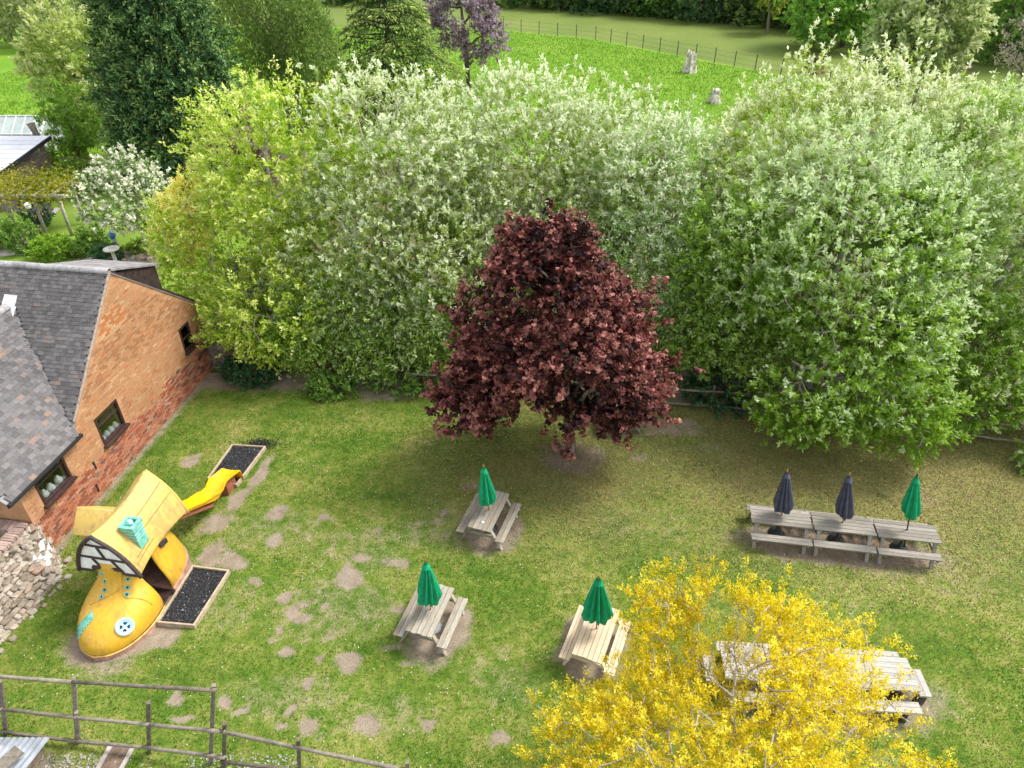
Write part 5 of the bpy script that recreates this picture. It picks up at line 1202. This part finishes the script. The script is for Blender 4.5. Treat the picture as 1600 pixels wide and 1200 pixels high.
# ------------------------------------------------------------------ far stumps, garden buildings and ornaments
M['stump'] = mat_plain('bleached_stump', (.52, .47, .41), .35, .9, 3, .1, .6)
M['stump_dark'] = mat_plain('dark_stump', (.16, .11, .085), .35, .9, 3, .1, .6)
def stump(label, px, py, w_, h_, mat):
    c_ = P(px, py); r = random.Random(px); n = 18; vs_ = []
    lv = [0, .12, .3, .5, .7, .85, 1.0, 1.12]
    for i, t in enumerate(lv):
        for k in range(n):
            a = 2 * math.pi * k / n; rr = w_ / 2 * (1.25 - .5 * t + .25 * max(0, t - .7)) * (1 + .18 * math.cos(5 * a + px) + .1 * math.sin(9 * a)) * r.uniform(.92, 1.08)
            vs_.append((math.cos(a) * rr, math.sin(a) * rr, h_ * t + (r.uniform(-.2, .25) * h_ if i >= 6 else 0)))
    mb = MB(); mb.add(vs_, [(i * n + k, i * n + (k + 1) % n, (i + 1) * n + (k + 1) % n, (i + 1) * n + k) for i in range(len(lv) - 1) for k in range(n)] + [tuple((len(lv) - 1) * n + k for k in range(n))])
    tag(mb.build('tree_stump', mat, None, loc=(c_[0], c_[1], -.05)), label, 'tree stump')
stump('bleached pale upright tree stump standing in the bright green meadow', 1077, 113, 1.05, 1.6, M['stump'])
stump('low pale brown stump half hidden behind the silver trees', 1116, 160, .9, .9, M['stump'])
stump('dark brown broken stump near the far fence above the right-hand trees', 1270, 113, 1.6, 1.1, M['stump_dark'])
stump('small dark broken trunk on the right near the far field', 1505, 108, 1.2, 1.0, M['stump_dark'])

M['slab'] = mat_rand('pale_roof_board', [(0, (.58, .59, .62)), (1, (.68, .69, .71))], .6, 3, .12, .3, (1, 1, 1), .1)
M['shed_wood'] = mat_plain('shed_boards', (.16, .12, .09), .25, .85, 6)
sh = thing('garden_shed', 'garden building with a pale boarded sloping roof at the left edge', 'shed', (-29.25, 41.1, 0))
z0r, z1r = 2.25, 3.0; nB = 8
for k in range(nB):      # overlapping roof boards, each a piece
    f0, f1 = k / nB, (k + 1) / nB; y0, y1 = -2.4 + 4.4 * f0, -2.4 + 4.4 * f1; xr = .85 + .8 * f0, .85 + .8 * f1
    za, zb = z0r + (z1r - z0r) * f0, z0r + (z1r - z0r) * f1; mb = MB()
    up_ = .03
    vs_ = [(-5, y0, za + up_ + .02), (xr[0], y0, za + up_ + .02), (xr[1], y1 + .05, zb + up_), (-5, y1 + .05, zb + up_)]
    mb.add(vs_ + [(x, y, z - .03) for x, y, z in vs_], [(0, 1, 2, 3), (7, 6, 5, 4), (0, 4, 5, 1), (1, 5, 6, 2), (2, 6, 7, 3), (3, 7, 4, 0)]); mb.build('roof_board', M['slab'], sh)
MB().beam((.88, -2.42, z0r - .06), (1.68, 2.02, z1r - .06), .08, .2).build('barge_board', M['black_metal'], sh)
MB().beam((-5, -2.44, z0r - .05), (.85, -2.44, z0r - .05), .06, .18).build('fascia', M['black_metal'], sh)
MB().prism([(-5, -2.2), (.6, -2.2), (1.3, 1.8), (-5, 1.8)], 0, 2.15).build('wall', M['shed_wood'], sh)
gh = thing('greenhouse', 'small glass greenhouse with white glazing bars behind the pale roofed shed', 'greenhouse', (-33.4, 50.0, 0))
M['gh_glass'] = mat_plain('greenhouse_glass', (.36, .42, .40), .1, .12, 2, .5, 0)
GX0, GX1, gd = -5.0, 1.6, 1.2
mb = MB(); mb.add([(GX0, -gd, 1.5), (GX1, -gd, 1.5), (GX1, 0, 2.35), (GX0, 0, 2.35), (GX0, gd, 1.5), (GX1, gd, 1.5), (GX0, -gd, 0), (GX1, -gd, 0), (GX0, gd, 0), (GX1, gd, 0)], [(0, 1, 2, 3), (3, 2, 5, 4), (6, 7, 1, 0), (7, 9, 5, 2, 1), (4, 5, 9, 8)])
mb.build('glazing', M['gh_glass'], gh)
for k in range(11):
    x = GX0 + (GX1 - GX0) * k / 10
    MB().beam((x, -gd - .02, 1.51), (x, -.02, 2.37), .045, .045).build('glazing_bar', M['white'], gh); MB().beam((x, -gd - .02, 0), (x, -gd - .02, 1.5), .045, .045).build('glazing_bar', M['white'], gh)
for q in (((GX0, 0, 2.39), (GX1, 0, 2.39)), ((GX0, -gd - .03, 1.50), (GX1, -gd - .03, 1.50)), ((GX1 + .02, -gd, 1.5), (GX1 + .02, 0, 2.37)), ((GX1 + .02, gd, 1.5), (GX1 + .02, 0, 2.37)), ((GX1 + .02, -gd, 0), (GX1 + .02, -gd, 1.5)), ((GX1 + .02, gd, 0), (GX1 + .02, gd, 1.5)), ((GX1 + .02, -gd, .8), (GX1 + .02, gd, .8))):
    MB().beam(q[0], q[1], .06, .06).build('frame', M['white'], gh)
pc = P(62, 262); tag(MB().tube([(0, 0, -.1), (-.03, 0, 1.5), (-.12, .1, 2.6), (-.2, .1, 3.3), (-.28, .15, 3.6)], [.2, .17, .15, .19, .24], 9).build('pollard_trunk', M['bark'], None, True, loc=(-28.6, 43.6, 0)), 'bare pollarded trunk standing up behind the edge of the pale shed roof', 'tree trunk')

pg_ = thing('pergola', 'rustic timber pergola covered by a climber at the left edge', 'pergola', (-25.0, 36.2, 0))
for x, y in ((-2.6, -.9), (-1.2, -.9), (.3, -.9), (1.5, -.7), (-2.6, .9), (-.6, .9), (1.4, .9)): MB().tube([(x, y, -.1), (x + .05, y, 2.2)], .085, 7).build('post', M['bark_pale'], pg_, True)
for y in (-.9, .9): MB().beam((-3.2, y, 2.25), (2.0, y, 2.25), .12, .14).build('beam', M['bark_pale'], pg_)
for k in range(6): MB().beam((-2.8 + k * .85, -1.2, 2.36), (-2.8 + k * .85, 1.3, 2.36), .09, .09).build('crossbeam', M['bark_pale'], pg_)
r = np.random.default_rng(3); n_ = 5200; cx_ = np.stack([r.uniform(-3.3, 1.9, n_), r.normal(0, .95, n_), 2.38 + r.normal(0, .28, n_) + .25 * np.sin(r.uniform(0, 6, n_))], -1)
link('climber', leaf_mesh('climber', cx_, r.normal(size=(n_, 3)), np.array([0, 0, 1.]) + r.normal(0, .5, (n_, 3)), r.uniform(.10, .2, n_), r.uniform(.07, .12, n_), palette([(.10, .13, .012), (.20, .22, .02), (.32, .31, .04), (.40, .38, .09)], .5 + .35 * sn(cx_, 1.6, 2) + r.normal(0, .2, n_)), M['leaf']), pg_)
n_ = 260; wx = np.stack([r.uniform(-2.8, 1.2, n_), r.normal(-1.0, .12, n_), r.uniform(1.55, 2.1, n_)], -1)
link('wisteria_flower', leaf_mesh('wisteria_flower', wx, np.array([0, 0, -1.]) + r.normal(0, .2, (n_, 3)), r.normal(size=(n_, 3)), r.uniform(.12, .24, n_), r.uniform(.06, .1, n_), palette([(.30, .28, .42), (.45, .42, .58)], r.random(n_)), M['leaf']), pg_)
M['paving'] = mat_plain('pale_paving', (.36, .33, .29), .2, .85, 3)
a, b_, c_, d_ = P(20, 388), P(45, 392), P(92, 328), P(78, 328)
sheet('garden_path', [tuple(P(q[0], q[1])[:2]) for q in ((-20, 402), (36, 398), (75, 345), (95, 325), (78, 325), (40, 356), (2, 382))], .004, M['paving'])
M['gravel'] = mat_ground('pale_gravel', (.24, .20, .17), (.34, .30, .26), (.45, .41, .36), 2, 14, .6)
sheet('rockery_gravel', [tuple(P(q[0], q[1])[:2]) for q in ((95, 416), (140, 396), (200, 392), (262, 372), (272, 392), (250, 420))], .006, M['gravel'])
rk = random.Random(77); ro = P(190, 398); rock_t = thing('rockery', 'garden rockery of pale rough stones above the barn ridge', 'rockery', (ro[0], ro[1], 0))
for i in range(30):
    px, py = rk.uniform(120, 258), rk.uniform(388, 408); c_ = P(px, py)
    s_ = rk.uniform(.18, .5); o = link('rock', rk.choice(smesh), rock_t, (c_[0] - ro[0], c_[1] - ro[1], s_ * .2)); o.scale = (s_, s_ * rk.uniform(.6, 1), s_ * .6); o.rotation_euler = (rk.gauss(0, .2), rk.gauss(0, .2), rk.uniform(0, 6))
c_ = P(182, 412); bb = thing('bird_bath', 'pale stone bird bath in the rockery above the barn ridge', 'bird bath', (c_[0], c_[1], 0))
MB().lathe([(.22, 0), (.2, .08), (.09, .14), (.08, .6), (.16, .68)], n=14).build('pedestal', M['lime_stone'], bb, True)
MB().lathe([(.14, .68), (.36, .76), (.38, .82), (.33, .82), (.12, .74)], n=18).build('bowl', M['lime_stone'], bb, True)
c_ = P(181, 398); po = thing('parrot_ornament', 'blue and red bird ornament perched on a post in the garden', 'ornament', (c_[0], c_[1] + .3, 0))
MB().tube([(0, 0, 0), (0, 0, .75)], .12, 8).build('post', M['bark_pale'], po, True)
M['blue'] = mat_plain('bright_blue', (.05, .20, .50), .1, .5, 6); M['red'] = mat_plain('bright_red', (.50, .07, .03), .1, .5, 6)
MB().tube([(-.05, 0, .72), (-.03, 0, .9), (.03, 0, 1.08), (.08, 0, 1.18)], [.09, .17, .14, .07], 9).build('body', M['blue'], po, True)
MB().tube([(.07, 0, 1.15), (.14, 0, 1.26), (.22, 0, 1.30)], [.08, .12, .06], 9).build('head', M['red'], po, True)
MB().tube([(.26, 0, 1.29), (.33, 0, 1.24)], [.045, .01], 6).build('beak', M['white'], po, True)
c_ = P(257, 394); tag(MB().lathe([(.05, 0), (.2, .05), (.27, .2), (.25, .36), (.12, .48), (.02, .5)], n=16).build('stone_ball', M['white'], None, True, loc=(c_[0], c_[1], 0)), 'white round ball ornament at the right end of the rockery', 'ornament')
c_ = P(72, 382); lp = thing('garden_lamp', 'slim black garden lamp post with a white lantern by the path', 'lamp post', (c_[0], c_[1], 0))
MB().tube([(0, 0, 0), (-.12, 0, 1.95)], .035, 7).build('pole', M['black_metal'], lp, True)
MB().lathe([(.06, 0), (.13, .05), (.16, .24), (.03, .32)], (-.12, 0, 1.95), 8).build('lantern', M['white'], lp)

# low outbuilding behind the barn end, and the board fence
M['slate'] = mat_rand('slate', [(0, (.20, .20, .23)), (1, (.33, .33, .37))], .6, 5, .3, .3, (1, 1, 1), .2)
ob = thing('outbuilding', 'low grey slate roofed outbuilding seen through the yellow-green tree', 'shed', (-9.9, 27.0, 0), -.12)
MB().prism([(-1.7, -1.1), (1.7, -1.1), (1.7, 1.1), (-1.7, 1.1)], 0, 1.55).build('wall', M['shed_wood'], ob)
for i in range(7):
    for j in range(8):
        f = i / 7; y = -1.3 + 1.35 * f; z = 1.58 + .95 * f
        for sg in (1, -1): MB().frame_box((-1.72 + j * .49, sg * y, z + .08), (1, 0, 0), (0, sg * 1.35, .95), (0, -sg * .95, 1.35), .47, .30, .016).build('slate', M['slate'], ob)
MB().beam((-1.95, 0, 2.6), (1.95, 0, 2.6), .16, .1).build('ridge', M['ridge'], ob)
mb = MB(); mb.prism([(-1.9, -1.3), (1.9, -1.3), (1.9, 1.3), (-1.9, 1.3)], 1.5, 1.56); mb.build('eaves', M['shed_wood'], ob)
M['tan_brick'] = mat_plain('orange_render', (.46, .24, .10), .2, .85, 4)
tag(MB().box((0, 0, .75), (1.1, .5, 1.7)).add([(-.6, -.3, 1.6), (.6, -.3, 1.6), (.6, .3, 1.85), (-.6, .3, 1.85)], [(0, 1, 2, 3)]).build('garden_store', M['tan_brick'], None, bevel=.03, loc=(-6.9, 26.3, 0)), 'small orange-brown boxy store glimpsed between the trees right of the slate roof', 'shed')
a = P(336, 578); b_ = P(385, 578); bf = thing('board_fence', 'low brown board fence between the barn end and the shrubs', 'fence', (a[0], a[1], 0))
dx = (b_[0] + .8 - a[0]) / 12
fm = MB().box((0, 0, .55), (abs(dx) - .012, .022, 1.1)).mesh('board', M['fence_wood'])
for k in range(12): link('board', fm, bf, (dx * (k + .5), .03 * (k % 2), 0))
for z in (.25, .85): MB().beam((0, -.03, z), (dx * 12, -.03, z), .04, .09).build('rail', M['fence_wood'], bf)

# bottom-left corner: corrugated sheet, slab path, gravel
M['tin'] = mat_plain('galvanised_sheet', (.34, .37, .41), .15, .5, 3, .5, .1)
c_ = P(20, 1172, .35); cs = MB(); n = 40; vs_ = []
for i in range(n + 1):
    x = -.75 + 1.35 * i / n
    for j, y in enumerate((-.55, .26)): vs_.append((x + y * .25, y, .36 + .02 * math.sin(i * 2 * math.pi / 4) + .02 * j))
cs.add(vs_, [(2 * i, 2 * i + 2, 2 * i + 3, 2 * i + 1) for i in range(n)])
o = cs.build('corrugated_sheet', M['tin'], None, True, loc=(c_[0], c_[1], 0)); s_ = o.modifiers.new('thick', 'SOLIDIFY'); s_.thickness = .006
tag(o, 'grey corrugated metal sheet roof low in the bottom left corner', 'roof sheet')
tag(MB().box((0, 0, .14), (1.1, .5, .32)).build('log_store', M['shed_wood'], None, loc=(c_[0] - .05, c_[1] - .12, 0)), 'low timber bin under the corrugated sheet in the bottom left corner', 'bin')
c_ = P(8, 1190, .6); tag(MB().beam((-.35, -.6, .55), (.12, .28, .55), .30, .05).build('plank_ramp', M['fence_wood'], None, loc=(c_[0], c_[1], 0)), 'grey boards sloping at the very bottom left corner', 'boards')
q0 = P(182, 1185); sp = thing('paved_strip', 'short concrete edged strip with a dark grating below the fence', 'path', (q0[0], q0[1], 0), -.1)
for sgn in (-1, 1): MB().box((sgn * .25, -.1, .02), (.09, .75, .09)).build('kerb', M['paving'], sp)
MB().box((0, -.1, .012), (.40, .75, .05)).build('grating', M['stump_dark'], sp)
rg = np.random.default_rng(15); n_ = 2600; gx_ = rg.uniform(-11.5, -4.2, n_); gy_ = 7.15 + rg.uniform(0, 1, n_) * .75 + .0 * gx_
gp = np.stack([gx_, gy_, np.full(n_, .03)], -1); kk = (sn(gp, 1.7, 8) + rg.normal(0, .3, n_)) > .1; gp = gp[kk]; n_ = len(gp)
tag(link('gravel', leaf_mesh('gravel', gp, rg.normal(size=(n_, 3)) * np.array([1, 1, .2]), np.array([0, 0, 1.]) + rg.normal(0, .4, (n_, 3)), rg.uniform(.03, .08, n_), rg.uniform(.02, .06, n_), rg.uniform(.3, .55, (n_, 1)) * np.array([1, .93, .82]), M['grass'])), kind='stuff')
# daisies scattered in the turf
n_ = 900; dx_ = rg.uniform(-12, 14, n_); dy_ = rg.uniform(7.6, 20, n_); k = lawn_ok(dx_, dy_) > .6; dx_, dy_ = dx_[k], dy_[k]; n_ = len(dx_)
tag(link('daisies', leaf_mesh('daisies', np.stack([dx_, dy_, np.full(n_, .06)], -1), rg.normal(size=(n_, 3)) * np.array([1, 1, .1]), np.tile([0, 0, 1.], (n_, 1)), np.full(n_, .03), np.full(n_, .03), np.tile([.7, .7, .62], (n_, 1)), M['grass'])), kind='stuff')
